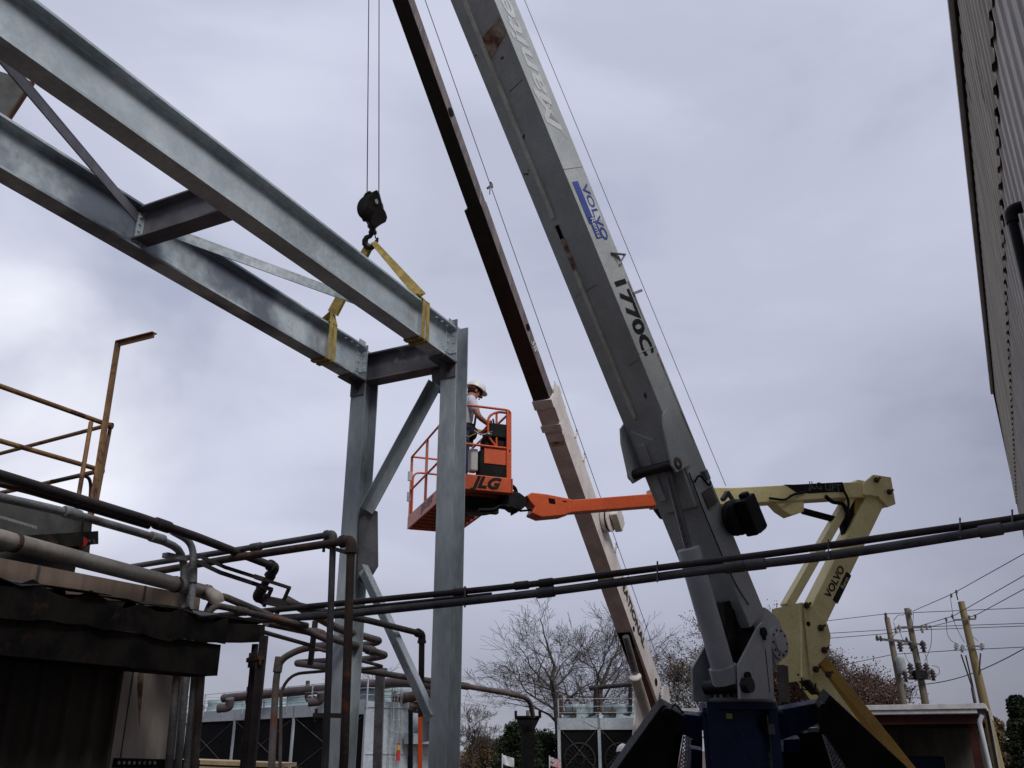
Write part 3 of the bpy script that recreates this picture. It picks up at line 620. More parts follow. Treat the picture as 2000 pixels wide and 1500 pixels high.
for k_ in range(3):
    c = MB(); c.tube(fillet([P(1466 + k_ * 9, 1376, 9.55), P(1470 + k_ * 10, 1410, 9.38), P(1478 + k_ * 8, 1460, 9.42), P(1472 + k_ * 12, 1540, 9.4)], .2), .013, 8); c.build('hydraulic_hose', black, cg)
c = MB(); c.box(P(1506, 1425, 9.36), rt, fwd, Z, .035, .03, .05); c.build('valve_block', greyducts, cg, bevel=.006)
c = MB(); c.bar(P(1306, 1400, 9.27), P(1232, 1500, 9.27), CF, .012, .01); c.bar(P(1325, 1408, 9.27), P(1290, 1458, 9.27), CF, .008, .01); c.parts('edge_rib', blackarm, cg)
c = MB(); c.bar(P(1625, 1372, 9.27), P(1740, 1490, 9.27), CF, .012, .01); c.build('edge_rib', blackarm, cg)
c = MB(); c.box(V((P(1429, 1398, 9.3).x, yc - .035, P(1429, 1398, 9.32).z)), rt, fwd, Z, .032, .003, .026); c.build('yellow_tag', tag_y, cg)
# truck bed, wheels below the picture
c = MB(); c.box(ctr + Z * .72, rt, fwd, Z, 1.2, 3.4, .16); c.build('truck_frame', blackarm, cg)
for i_ in (-2.6, 1.8, 3.0):
    for j_ in (-1.0, 1.0): m = MB(); m.lathe(ctr + fwd * i_ + rt * (j_ - .15) + Z * .5, rt, [(.0, 0), (.25, 0), (.3, .03), (.47, 0), (.5, .05), (.5, .25), (.47, .3), (.3, .27), (0, .27)], 24); m.build('wheel', black, cg)
# blue wings and black outriggers
Zc = 9.35
def slab(mb, pts, zc, th): return mb.prism([P(x, y, zc) for x, y in pts], CF * th)
def ext(poly, zc): return poly
c = MB(); slab(c, [(1300, 1396), (1312, 1392), (1372, 1399), (1372, 1452), (1340, 1438), (1318, 1424), (1300, 1412)], 9.5, .12); c.build('outrigger_wing', blue, cg, bevel=.01)
c = MB(); slab(c, [(1515, 1388), (1600, 1372), (1624, 1378), (1600, 1412), (1560, 1434), (1515, 1450)], 9.5, .12); c.build('outrigger_wing', blue, cg, bevel=.01)
c = MB(); slab(c, [(1530, 1445), (1562, 1443), (1562, 1468), (1530, 1470)], 9.55, .1); slab(c, [(1350, 1462), (1372, 1466), (1372, 1500), (1350, 1500)], 9.55, .1); c.parts('wing_bracket', blue, cg, 1)
def arm(pts, zc, th, name='outrigger'): m = MB(); slab(m, pts, zc, th); return m.build(name, blackarm, cg, bevel=.015)
arm([(1290, 1382), (1297, 1377), (1338, 1400), (1340, 1424), (1313, 1440), (1319, 1500), (1325, 1640), (1105, 1640)], 9.3, .22)
arm([(1336, 1416), (1366, 1436), (1366, 1448), (1344, 1436), (1316, 1436), (1300, 1450), (1300, 1640), (1175, 1640)], 9.55, .06, 'outrigger_plate')
arm([(1606, 1384), (1621, 1357), (1880, 1600), (1740, 1640), (1656, 1500), (1614, 1432), (1600, 1415)], 9.3, .22)
arm([(1604, 1408), (1600, 1430), (1614, 1440), (1655, 1500), (1700, 1600), (1850, 1600), (1660, 1460)], 9.55, .06, 'outrigger_plate')
c = MB()
for x, y in ((1303, 1392), (1609, 1383)): q = P(x, y, 9.26); c.cyl(q, q + CF * .08, .045, 16)
c.parts('outrigger_pin', blackarm, cg, 1)
c = MB(); 
for x0_, s_ in ((1309, 1), (1596, -1)):
    c.tube(fillet([P(x0_, 1388, 9.4), P(x0_ + s_ * 8, 1374, 9.4), P(x0_ + s_ * 17, 1382, 9.4), P(x0_ + s_ * 26, 1393, 9.4)], .05), .009, 6)
c.parts('hydraulic_hose', black, cg)
c = MB(); 
for x0_ in (1306, 1602): c.box(P(x0_, 1385, 9.45), rt, fwd, Z, .03, .03, .025)
c.parts('hose_fitting', redm, cg, 1)
def exmesh(corn, zc, name='mesh_guard', nx=5, ny=16):      # expanded-metal panel between 4 corners TL TR BR BL
    A, B, C_, D = [P(x, y, z) for (x, y, z) in corn]; m = MB()
    g_ = lambda s, t: (A.lerp(B, s)).lerp(D.lerp(C_, s), t)
    nrm = (B - A).cross(D - A).normalized()
    for i in range(nx):
        for j in range(ny):
            s0, s1_, t0, t1 = i / nx, (i + 1) / nx, j / ny, (j + 1) / ny
            ms, mt_ = (s0 + s1_) / 2, (t0 + t1) / 2
            for p, q in ((g_(ms, t0), g_(s1_, mt_)), (g_(s1_, mt_), g_(ms, t1)), (g_(ms, t1), g_(s0, mt_)), (g_(s0, mt_), g_(ms, t0))): m.bar(p, q, nrm, .010, .006)
    for p, q in ((A, B), (B, C_), (C_, D), (D, A)): m.bar(p, q, nrm, .012, .012)
    return m.build(name, meshm, cg)
exmesh([(1318, 1425, 9.9), (1327, 1425, 9.9), (1322, 1520, 9.7), (1306, 1520, 9.7)], 0, nx=1, ny=10)
exmesh([(1336, 1432, 9.9), (1345, 1436, 9.9), (1342, 1520, 9.7), (1322, 1520, 9.7)], 0, nx=2, ny=11)
exmesh([(1602, 1421, 9.9), (1609, 1418, 9.9), (1668, 1520, 9.7), (1634, 1520, 9.7)], 0, nx=3, ny=13)
exmesh([(1570, 1424, 10.0), (1597, 1421, 10.0), (1598, 1428, 10.0), (1580, 1428, 10.0)], 0, nx=9, ny=1)
c = MB(); slab(c, [(1560, 1436), (1600, 1424), (1640, 1500), (1672, 1560), (1550, 1560)], 10.4, .3); slab(c, [(1372, 1440), (1372, 1560), (1344, 1560), (1350, 1445)], 10.2, .3); slab(c, [(1515, 1440), (1570, 1430), (1580, 1560), (1515, 1560)], 10.3, .3); c.parts('equipment_box', black, cg, 1)

# ================================================================== BOOM LIFT (orange basket, yellow arms)
NB = P(889, 953, 11.3); d1 = AZ(-20); d2 = AZ(70); BL, BWd = 2.45, .76
jl = thing('boom_lift', 'articulated boom lift with an orange basket and pale yellow arms', 'boom lift', (P(1700, 1500, 13).x, P(1700, 1500, 13).y, 0))
def K(a, b, z=0): return NB + d1 * a + d2 * b + Z * z
# platform floor with toe boards
c = MB()
for (A, B) in (((0, 0), (BL, 0)), ((0, BWd), (BL, BWd))): c.bar(K(*A, .10), K(*B, .10), Z, .02, .2)
for (A, B) in (((.012, .012), (.012, BWd - .012)), ((BL - .012, .012), (BL - .012, BWd - .012))): c.bar(K(*A, .10), K(*B, .10), Z, .02, .2)
for rr_ in (.0,): pass
bk = c.build('basket_toe_board', orange, jl, bevel=.012)
c = MB(); c.box(K(BL / 2, BWd / 2, .035), d1, d2, Z, BL / 2 - .03, BWd / 2 - .03, .004)
for i in range(12): c.bar(K(.1 + i * .2, .03, .02), K(.1 + i * .2, BWd - .03, .02), Z, .02, .04)
c.build('basket_floor', orange_s, jl)
c = MB(); c.box(K(1.25, .42, -.035), d1, d2, Z, .75, .06, .04); c.box(K(.75, .40, -.05), d2, d1, Z, .42, .05, .04); c.build('floor_support', blackarm, jl)
c = MB(); R_ = .016
def rail(z, inset=.02):
    pts = [K(BL, inset, z), K(0 + inset, inset, z), K(inset, BWd, z), K(BL, BWd, z)]; return fillet(pts, .12, 6)
c.tube(rail(1.13), R_, 10); c.tube(rail(.60), R_, 10)
c.tube([K(BL, .02, 1.13), K(BL, BWd, 1.13)], R_, 8)
c.build('guard_rail', orange, jl)
for (aa, bb) in ((.02, .70), (1.55, .02), (BL, .02), (.9, .02), (BL, BWd), (1.3, BWd), (.1, BWd)):
    c = MB(); c.bar(K(aa, bb, .18), K(aa, bb, 1.13), d1, .034, .034); c.build('rail_post', orange if aa < 1.5 else orange_s, jl)
c = MB(); g_ = [(.04, .55), (.04, .88), (.50, .88), (.50, .16), (.04, .16), (.04, .55)]
c.tube(fillet([K(BL - .03, b_, z_) for b_, z_ in g_], .12, 5), R_, 8); c.build('gate_frame', orange, jl)
c = MB(); c.box(K(BL, .0, .82), d1, d2, Z, .02, .03, .07); c.box(K(BL, .0, .50), d1, d2, Z, .02, .03, .07); c.parts('gate_hinge', cranegw, jl)
c = MB(); c.box(K(BL - .03, .28, .885), d1, d2, Z, .018, .08, .006); c.build('warning_sticker', tag_y, jl)
# inner guard loop and controls
c = MB(); c.tube(fillet([K(.05, .55, .62), K(.05, .44, .74), K(.05, .44, 1.02), K(.05, .56, 1.10), K(.05, .70, 1.10)], .10, 5), .017, 8); c.tube([K(.06, .56, .62), K(.06, .56, 1.09)], .015, 8); c.tube(fillet([K(.05, .44, .86), K(.4, .44, .86), K(.4, .6, 1.1)], .1), .015, 8); c.build('control_guard', orange, jl)
c = MB(); c.box(K(.2, .60, .84), d1, d2, Z, .16, .14, .10); c.box(K(.2, .58, .70), d1, d2, Z, .12, .16, .07); c.build('control_box', black, jl, bevel=.02)
c = MB(); 
for i in range(3): c.cyl(K(.12 + .08 * i, .55, .93), K(.12 + .08 * i, .53, 1.02), .012, 8)
c.parts('joystick', black, jl, 1)
c = MB(); c.box(K(.13, .52, .37), d1, d2, Z, .09, .19, .18); c.build('generator_box', black, jl, bevel=.015)
c = MB(); c.box(K(.034, .54, .48), d1, d2, Z, .006, .155, .11); c.build('orange_cover', orange, jl, bevel=.02)
c = MB(); c.box(K(.14, .27, .42), d1, d2, Z, .07, .05, .15); c.build('document_pouch', canvas, jl, bevel=.02)
c = MB(); c.tube(fillet([K(.05, .25, .80), K(.03, .35, .74), K(.03, .45, .79), K(.05, .5, .82)], .05), .010, 6); c.lathe(K(.03, .40, .765), d2, [(0, 0), (.025, .01), (.025, .08), (0, .09)], 8); c.build('lanyard_clip', chrome, jl)
text_mb('JLG', K(-.001, .40, .10), d2, Z, .20, .004, aspect=1.15, shear=.35, bold=.045).build('lettering', txt_d, jl)
text_mb('JLG LIFT', K(1.35, -.012, .12), -d1, Z, .14, .004, aspect=1.2, bold=.02).build('lettering', txt_g, jl)
# rotator
pj = P(1010, 985, 11.8); nj = -d1          # plane of the boom faces the camera
J = lambda x, y, k_=0: PP(x, y, pj, nj) + nj * k_
def jp(mb, pts, w_, k_=0): return mb.prism([J(x, y, w_ / 2 + k_) for x, y in pts], -nj * w_)
c = MB(); jp(c, [(975, 968), (996, 962), (1010, 966), (1022, 975), (1024, 990), (1012, 1000), (998, 998), (990, 992), (976, 990)], .22); jp(c, [(998, 995), (1010, 996), (1006, 1003), (999, 1007)], .1); c.build('rotator', black, jl, bevel=.015)
c = MB(); c.lathe(K(.45, .45, -.17), Z, [(0, 0), (.18, 0), (.28, .06), (.30, .12), (0, .12)], 20); c.tube(fillet([J(930, 1000, .1), J(960, 1000, .1), J(972, 990, .1), J(990, 994, .1)], .06), .03, 10); c.build('rotator_base', black, jl)
c = MB(); 
for k_ in (.02, .07): c.tube(fillet([J(993, 948, k_), J(1004, 955, k_), J(1007, 968, k_)], .08), .016, 8)
c.tube([J(1015, 998), J(1040, 996)], .014, 8); c.parts('hose', black, jl)
# jib and booms
c = MB(); jp(c, [(1022, 972), (1032, 966), (1060, 969), (1106, 978), (1112, 980), (1112, 1004), (1095, 1010), (1052, 1014), (1033, 1006), (1038, 994), (1030, 984)], .24); c.build('jib_knuckle', orange, jl, bevel=.012)
c = MB(); jp(c, [(1064, 977), (1077, 979), (1078, 989), (1066, 987)], .246); jp(c, [(1092, 982), (1100, 983), (1100, 985), (1092, 984)], .246); c.parts('knuckle_hole', blackhole, jl, 1)
c = MB(); jp(c, [(1104, 980), (1294, 965), (1296, 989), (1104, 1004)], .18); c.build('inner_boom', orange, jl, bevel=.01)
c = MB(); jp(c, [(1270, 955), (1420, 957), (1540, 951), (1672, 945), (1680, 975), (1640, 976), (1420, 989), (1276, 992)], .26); c.build('outer_boom', jyel, jl, bevel=.012)
c = MB(); jp(c, [(1506, 984), (1563, 974), (1562, 1002), (1538, 1010), (1519, 998)], .20); c.build('cylinder_lug', jyel, jl, bevel=.01)
c = MB(); jp(c, [(1522, 951), (1540, 951), (1634, 946), (1640, 966), (1618, 965), (1570, 968), (1545, 966)], .272); c.build('name_panel', black, jl)
q = J(1600, 955.5, .138); text_mb('JLG LIFT', q, d2, Z, .155, .003, aspect=1.05).build('lettering', txt_w, jl)
text_mb('JLG LIFT', q + nj * .002, d2, Z, .155, .004, aspect=1.05, bold=-.018).build('lettering', txt_d, jl)
c = MB(); jp(c, [(1284, 965), (1300, 962), (1314, 1012), (1300, 1008), (1288, 992)], .34); c.tube(fillet([J(1290, 975, .1), J(1293, 1004, .1), J(1306, 1012, .1), J(1320, 985, .1)], .2), .07, 10); c.build('cable_track', blued, jl)
c = MB(); c.tube(fillet([J(1490, 978, .16), J(1520, 983, .18), J(1532, 972, .18), J(1560, 966, .14)], .1), .018, 8); c.tube(fillet([J(1600, 974, .15), J(1615, 985, .12), J(1640, 986, .1), J(1648, 1010, .1), J(1650, 1040)], .12), .03, 8); c.tube(fillet([J(1630, 960, .18), J(1642, 985, .2), J(1640, 1020, .12)], .1), .02, 8); c.parts('hose', black, jl)
c = MB(); c.cyl(J(1556, 996), J(1578, 1000), .02, 10); c.build('cylinder_rod', chrome, jl); c = MB(); c.cyl(J(1568, 998), J(1655, 1021), .05, 14); c.build('boom_cylinder', black, jl)
# top knuckle
c = MB(); jp(c, [(1672, 948), (1690, 933), (1724, 938), (1733, 990), (1718, 996), (1700, 975), (1672, 972)], .05, .16); jp(c, [(1672, 948), (1690, 933), (1724, 938), (1733, 990), (1718, 996), (1700, 975), (1672, 972)], .05, -.16); jp(c, [(1724, 938), (1733, 990), (1729, 991), (1720, 939)], .36); jp(c, [(1654, 946), (1676, 938), (1680, 942), (1664, 975)], .1, .0); c.build('top_knuckle', jyel, jl, bevel=.008)
c = MB(); jp(c, [(1662, 960), (1700, 960), (1662, 1040), (1650, 1060), (1640, 1020)], .08); c.build('link_plate', black, jl)
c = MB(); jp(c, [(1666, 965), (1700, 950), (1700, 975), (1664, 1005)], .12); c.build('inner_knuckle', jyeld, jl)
def jbar(A, B, ht, wd, name, mt):
    a_, b_ = J(*A), J(*B); m = MB(); m.bar(a_, b_, nj, ht, wd); return m.build(name, mt, jl, bevel=.01)
jbar((1674, 944), (1535, 1186), .125, .15, 'upper_link', jyel)
jbar((1704, 972), (1583, 1215), .31, .24, 'tower_arm', jyel)
ddn = (J(1583, 1215) - J(1704, 972)).normalized(); up_ = -ddn
pdir = nj.cross(up_); q = J(1625, 1143, .125)
pr_ = up_.cross(nj).normalized(); pr_ = pr_ if pr_.x < 0 else -pr_
text_mb('VOLVO', q + pr_ * .05, up_, pr_, .15, .003, aspect=1.1, bold=.02).build('lettering', txt_d, jl)
c = MB(); c.box(q - pr_ * .085, up_, pr_, nj, .26, .045, .003); c.build('logo_bar', txt_d, jl)
text_mb('Rents', q - pr_ * .085 + up_ * .09 + nj * .004, up_, pr_, .09, .003).build('lettering', jyel, jl)
# middle knuckle
kp = [(1548, 1182), (1562, 1181), (1578, 1200), (1598, 1222), (1604, 1245), (1600, 1280), (1580, 1300), (1562, 1330), (1548, 1325)]
c = MB(); jp(c, kp, .04, .19); jp(c, kp, .04, -.19)
jp(c, [(1544, 1181), (1550, 1181), (1566, 1328), (1556, 1328)], .42)
c.build('middle_knuckle', jyel, jl, bevel=.008)
c = MB(); c.prism([J(1550, 1181, .21), J(1518, 1188, -.10), J(1536, 1334, -.10), J(1564, 1329, .21)], -d2 * .02)
c.build('knuckle_cover', jyel, jl)
c = MB()
for x, y in ((1556, 1187), (1583, 1230), (1590, 1273), (1573, 1310), (1597, 1320), (1692, 945), (1717, 968)):
    q = J(x, y, .215); c.cyl(q, q + nj * .02, .045, 14); c.cyl(q + nj * .02, q + nj * .045, .025, 6); c.bar(q + nj * .025, q + nj * .025 + up_ * .07 - pr_ * .03, nj, .03, .02)
c.parts('pivot_bolt', bolt_m, jl, 3)
c = MB(); q = J(1560, 1222, .212); c.cyl(q, q + nj * .004, .032, 14); c.parts('knuckle_hole', blackhole, jl, 1)
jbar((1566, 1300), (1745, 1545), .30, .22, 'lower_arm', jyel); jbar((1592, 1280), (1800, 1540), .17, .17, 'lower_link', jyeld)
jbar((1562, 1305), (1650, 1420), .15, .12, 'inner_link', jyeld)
c = MB(); jp(c, [(1548, 1318), (1560, 1316), (1596, 1355), (1588, 1360)], .12, .05); c.tube(fillet([J(1552, 1320, .15), J(1550, 1348, .18), J(1575, 1350, .18), J(1580, 1335, .15)], .05), .01, 6); c.build('hose_bundle', black, jl)
bz = J(1775, 1545); g0 = V((bz.x, bz.y, 0))
c = MB(); c.box(g0 + Z * .95 - d2 * 1.2, d2, d1, Z, 1.7, .55, .30); c.build('chassis_hood', jyel, jl, bevel=.04); c = MB(); c.box(g0 + Z * .5 - d2 * 1.2, d2, d1, Z, 1.4, .8, .13); c.build('chassis', black, jl)
for i_ in (-2.3, -.1):
    for j_ in (-.85, .85): m = MB(); m.lathe(g0 + d2 * i_ + d1 * (j_ - .14) + Z * .42, d1, [(.0, 0), (.2, 0), (.25, .03), (.39, 0), (.42, .05), (.42, .23), (.39, .28), (.25, .25), (0, .25)], 24); m.build('wheel', black, jl)

# ================================================================== PEOPLE
def skin_obj(name, verts, edges, radii, mat, parent, sub=2, root=0):
    loc = V((0, 0, 0)); q = parent
    while q is not None: loc += q.location; q = q.parent
    me = bpy.data.meshes.new(name); me.from_pydata([tuple(V(v) - loc) for v in verts], edges, []); me.materials.append(mat)
    o = bpy.data.objects.new(name, me); COL.objects.link(o); o.parent = parent
    sk_ = o.modifiers.new('skin', 'SKIN'); sk_.use_smooth_shade = True
    if not me.skin_vertices: me.attributes  # layer comes with the modifier
    lay = me.skin_vertices[0].data if me.skin_vertices else None
    if lay:
        for i, r in enumerate(radii): lay[i].radius = (r, r) if isinstance(r, (int, float)) else r
        lay[root].use_root = True
    s = o.modifiers.new('sub', 'SUBSURF'); s.levels = sub; s.render_levels = sub
    return o
def ensure_skin(me):
    pass
def person(name, label, foot, face, side, parts):
    """parts: joints in local metres (forward, left, up)"""
    r = thing(name, label, 'person', foot)
    W = lambda f, l, z: V(foot) + face * f + side * l + Z * z
    j = parts; H = j['head']
    hd = V(W(*H)); fd = (face * math.cos(j['nod']) - Z * math.sin(j['nod'])).normalized(); ud = side.cross(fd).normalized() * -1.0
    if ud.z < 0: ud = -ud
    vs, es, rs = [], [], []
    def add(p, rad, par=None):
        vs.append(p); rs.append(rad); 
        if par is not None: es.append((par, len(vs) - 1))
        return len(vs) - 1
    pel = add(W(*j['pelvis']), .14); ab = add(W(*j['belly']), (.135), pel); ch = add(W(*j['chest']), .155, ab); nk = add(W(*j['neck']), .062, ch)
    h0 = add(hd - ud * .07 + fd * .01, .070, nk); h1_ = add(hd + ud * .03 - fd * .012, .092, h0); h2_ = add(hd + ud * .10 - fd * .02, .06, h1_)
    chin = add(hd - ud * .085 + fd * .055, .034, h0)
    for sg in (1, -1):
        k1 = 'l' if sg > 0 else 'r'
        sh_ = add(W(*j['sh' + k1]), .062, ch); el_ = add(W(*j['el' + k1]), .042, sh_); wr = add(W(*j['wr' + k1]), .028, el_)
        hv = (vs[wr] - vs[el_]).normalized(); palm = add(vs[wr] + hv * .055, .030, wr)
        sdv = hv.cross(Z).normalized() if abs(hv.z) < .95 else side
        for k_ in range(4):
            o_ = (k_ - 1.5) * .019; ln = (.065, .075, .07, .055)[k_]
            f0 = add(vs[palm] + hv * .03 + sdv * o_, .0095, palm); f1 = add(vs[f0] + hv * ln * .5 - Z * ln * .25, .009, f0); add(vs[f1] - Z * ln * .45 + hv * ln * .1, .008, f1)
        t0 = add(vs[wr] + hv * .03 + sdv * -.032, .012, wr); add(vs[t0] + hv * .035 - sdv * .012 - Z * .015, .009, t0)
        hp_ = add(W(*j['hip' + k1]), .095, pel); kn = add(W(*j['kn' + k1]), .062, hp_); an = add(W(*j['an' + k1]), .042, kn); add(vs[an] + face * .16 - Z * .04, .036, an)
    body = skin_obj('body', vs, es, rs, skin_m, r, 2, pel)
    # face
    m = MB(); m.ball(hd - ud * .02 + fd * .105, fd * .024, side * .013, ud * .022, 10, 6); m.ball(hd - ud * .03 + fd * .085, fd * .03, side * .035, ud * .012, 10, 6)
    for sg in (1, -1): m.ball(hd + side * sg * .088 - ud * .01 - fd * .005, fd * .019, side * .012, ud * .032, 10, 6)
    m.build('nose_and_ears', skin_m, r)
    m = MB(); m.ball(hd - ud * .065 + fd * .094, fd * .010, side * .026, ud * .006, 10, 5); m.build('mouth', redbrown, r)
    m = MB(); 
    for sg in (1, -1): m.ball(hd + ud * .018 + fd * .088 + side * sg * .034, fd * .012, side * .026, ud * .019, 10, 6); m.bar(hd + ud * .02 + fd * .085 + side * sg * .06, hd + ud * .015 - fd * .005 + side * sg * .093, ud, .005, .012)
    m.build('safety_glasses', black, r)
    m = MB(); m.ball(hd + ud * .01 - fd * .025, fd * .088, side * .098, ud * .105, 14, 8); m.build('hair', hair_m, r)
    hm = MB(); hc = hd + ud * .045 - fd * .005
    hm.ball(hc - ud * .012, fd * .146, side * .120, ud * .145, 22, 8, 0)
    hm.lathe(hc, ud, [(.118, -.012), (.134, -.010), (.136, -.004), (.12, .010)], 24)
    hm.prism([hc + fd * a_ + side * b_ - ud * .004 for a_, b_ in ((.10, .10), (.145, .07), (.172, .03), (.172, -.03), (.145, -.07), (.10, -.10))], ud * .008)
    hm.tube([hc - fd * .13 + ud * .02, hc - fd * .09 + ud * .095, hc + ud * .134, hc + fd * .09 + ud * .10, hc + fd * .135 + ud * .03], .012, 8)
    hmo = hm.build('hard_hat', helmet_m, r)
    m = MB(); m.tube([hc + side * .094 * math.cos(t) + fd * -.012 + fd * .098 * math.sin(t) - ud * .030 for t in [math.pi * (1.0 + i / 8) for i in range(9)]], .012, 6); m.build('head_strap', redm if j.get('red') else harness_m, hmo)
    # clothes
    v2, e2, r2 = [], [], []
    def ad(p, rad, par=None):
        v2.append(p); r2.append(rad)
        if par is not None: e2.append((par, len(v2) - 1))
        return len(v2) - 1
    p0 = ad(W(*j['pelvis']) + Z * .02, .155); p1 = ad(W(*j['belly']), .152, p0); p2_ = ad(W(*j['chest']), .172, p1); ad(W(*j['neck']) - Z * .02, .078, p2_)
    for k1 in 'lr':
        a_ = ad(W(*j['sh' + k1]), .080, p2_); b_ = V(W(*j['sh' + k1])).lerp(W(*j['el' + k1]), .72); ad(b_, .066, a_)
    skin_obj('shirt', v2, e2, r2, j['shirt'], r, 2, p0)
    v3, e3, r3 = [W(*j['pelvis']) - Z * .02], [], [.158]
    for k1 in 'lr':
        i0 = len(v3); v3 += [W(*j['hip' + k1]), W(*j['kn' + k1]), W(*j['an' + k1]) + Z * .02]; r3 += [.108, .078, .066]; e3 += [(0, i0), (i0, i0 + 1), (i0 + 1, i0 + 2)]
    skin_obj('trousers', v3, e3, r3, jeans_m, r, 2, 0)
    for k1 in 'lr':
        m = MB(); an_ = W(*j['an' + k1]); m.ball(an_ + face * .08 - Z * .04, face * .15, side * .052, Z * .055, 14, 8); m.tube([an_ - Z * .05, an_ + Z * .06], [.05, .052], 12); m.build('boot', bootm, r)
    return r, W, hd, fd, ud
face = d2.copy(); side = V((-face.y, face.x, 0))
headp = P(928, 766, 12.55); ft = K(0, 0, .04); foot = V((headp.x, headp.y, ft.z)) - face * .20
hz = headp.z - ft.z
kk = hz / 1.60
jo = dict(head=(.20, 0, hz), nod=.42, pelvis=(-.02, 0, .95 * kk), belly=(.02, 0, 1.08 * kk), chest=(.07, 0, 1.30 * kk), neck=(.13, 0, 1.475 * kk),
          shl=(.08, .19, 1.39 * kk), shr=(.08, -.19, 1.39 * kk), ell=(.20, .24, 1.12 * kk), elr=(.18, -.26, 1.12 * kk), wrl=(.42, .14, 1.04 * kk), wrr=(.40, -.16, 1.03 * kk),
          hipl=(-.01, .10, .90 * kk), hipr=(-.01, -.10, .90 * kk), knl=(.04, .12, .50 * kk), knr=(.03, -.12, .50 * kk), anl=(0, .12, .10), anr=(-.02, -.13, .10), shirt=shirt_m, red=True)
r_, W_, hd_, fd_, ud_ = person('person', 'worker in a white shirt and white hard hat working the controls of the orange basket', foot, face, side, jo)
m = MB(); 
for sg in (1, -1):
    m.tube([W_(-.12, sg * .12, 1.42 * kk), W_(.02, sg * .13, 1.50 * kk), W_(.20, sg * .11, 1.36 * kk), W_(.17, sg * .10, 1.08 * kk), W_(.14, sg * .14, .95 * kk)], .016, 6)
m.tube([W_(.165 * math.cos(t) - .02, .17 * math.sin(t), .98 * kk) for t in [i * math.pi / 8 for i in range(17)]], .026, 6)
m.build('safety_harness', harness_m, r_)
m = MB(); m.ball(W_(.14, -.10, .93 * kk), face * .07, side * .09, Z * .10, 10, 6); m.build('tool_pouch', harness_m, r_)
m = MB(); m.tube([W_(-.13, -.02, 1.30 * kk), W_(-.16, -.10, 1.0 * kk), W_(.05, -.22, .82 * kk), W_(.30, -.24, .98 * kk)], .010, 6); m.build('lanyard', sling_m, r_)
# second worker beyond, back turned
hp2 = P(1217, 1472, 17.5); face2 = AZ(-28); side2 = V((-face2.y, face2.x, 0)); hz = hp2.z; kk = hz / 1.60
foot2 = V((hp2.x, hp2.y, 0)) - face2 * .04
jo = dict(head=(.04, 0, hz), nod=.08, pelvis=(0, 0, .95 * kk), belly=(0, 0, 1.08 * kk), chest=(.0, 0, 1.28 * kk), neck=(.02, 0, 1.47 * kk),
          shl=(0, .20, 1.38 * kk), shr=(0, -.20, 1.38 * kk), ell=(.05, .27, 1.10 * kk), elr=(.05, -.27, 1.10 * kk), wrl=(.25, .22, .98 * kk), wrr=(.25, -.22, .98 * kk),
          hipl=(0, .10, .90 * kk), hipr=(0, -.10, .90 * kk), knl=(.02, .12, .50 * kk), knr=(.02, -.12, .50 * kk), anl=(0, .12, .10), anr=(0, -.13, .10), shirt=plaid_m)
person('person', 'man in a blue striped shirt and white hard hat standing behind the black outrigger', foot2, face2, side2, jo)

# ================================================================== PIPES
def path(pts):
    o = []; 
    for p in pts:
        if isinstance(p, V): o.append(p); continue
        x, y, m_ = p
        if m_ == 'h': o.append(PZ(x, y, o[-1].z))
        elif m_ == 'v': o.append(PY(x, y, o[-1].y))
        elif m_ == 'g': q = o[-1]; o.append(V((q.x, q.y, 0)))
        else: o.append(P(x, y, m_))
    return o
def pipe(name, label, pts, r, mat, bend=.12, cat='pipe', coup=(), clamps=(), group=None, n=12, elbows=()):
    W = path(pts)
    if not isinstance(pts[0], V) and pts[0][0] < 0: W[0] = W[0] + (W[0] - W[1]).normalized() * 3
    mb = MB(); mb.tube(fillet(W, bend, 5) if len(W) > 2 else W, r, n)
    root = mb.build(name, mat); tag(root, label, cat, group)
    def at(i, t): return W[i].lerp(W[i + 1], t), (W[i + 1] - W[i]).normalized()
    for (i, t) in coup:
        p, d = at(i, t); m = MB(); m.lathe(p - d * r * 2.2, d, [(r * .9, 0), (r * 1.28, 0), (r * 1.3, r * .4), (r * 1.3, r * 4.0), (r * 1.28, r * 4.4), (r * .9, r * 4.4)], 14); m.build('coupling', mat, root)
    for i in elbows:
        m = MB(); a_ = (W[i - 1] - W[i]).normalized(); b_ = (W[i + 1] - W[i]).normalized()
        m.tube(fillet([W[i] + a_ * r * 2.6, W[i], W[i] + b_ * r * 2.6], r * 2, 5), r * 1.3, 14)
        for d_ in (a_, b_): m.cyl(W[i] + d_ * r * 2.2, W[i] + d_ * r * 3.1, r * 1.5, 14)
        m.build('elbow', mat, root)
    return root, W
# the two long conduits crossing the picture
low, Wl = pipe('conduit', 'thicker grey conduit, the lower of the two crossing the whole yard', [(438, 1217, 7.6), (550, 1207, 7.4), (650, 1202, 7.25), (900, 1176, 6.8), (1073, 1156, 6.55), (1400, 1111, 6.1), (1635, 1084, 5.85), (1800, 1058, 5.7), (2020, 1022, 5.5), (2500, 935, 5.1)], .030, cond_d, .3, 'conduit', coup=((3, .96), (5, .15), (5, .33), (7, .62)))
upp, Wu = pipe('conduit', 'dark conduit running just above the thick grey one across the yard', [(420, 1203, 7.65), (550, 1190, 7.4), (750, 1170, 7.1), (900, 1156, 6.85), (1060, 1139, 6.6), (1287, 1109, 6.25), (1520, 1080, 6.0), (1800, 1039, 5.75), (2020, 1008, 5.55), (2500, 920, 5.15)], .024, darkpipe, .3, 'conduit', coup=((2, .99), (3, .75), (4, .03)))
pipe('conduit', 'thin dark conduit tucked behind the two long ones at the columns', [(560, 1205, 7.5), (650, 1192, 7.35), (862, 1170, 6.98), (960, 1160, 6.85)], .013, darkpipe, .3, 'conduit')
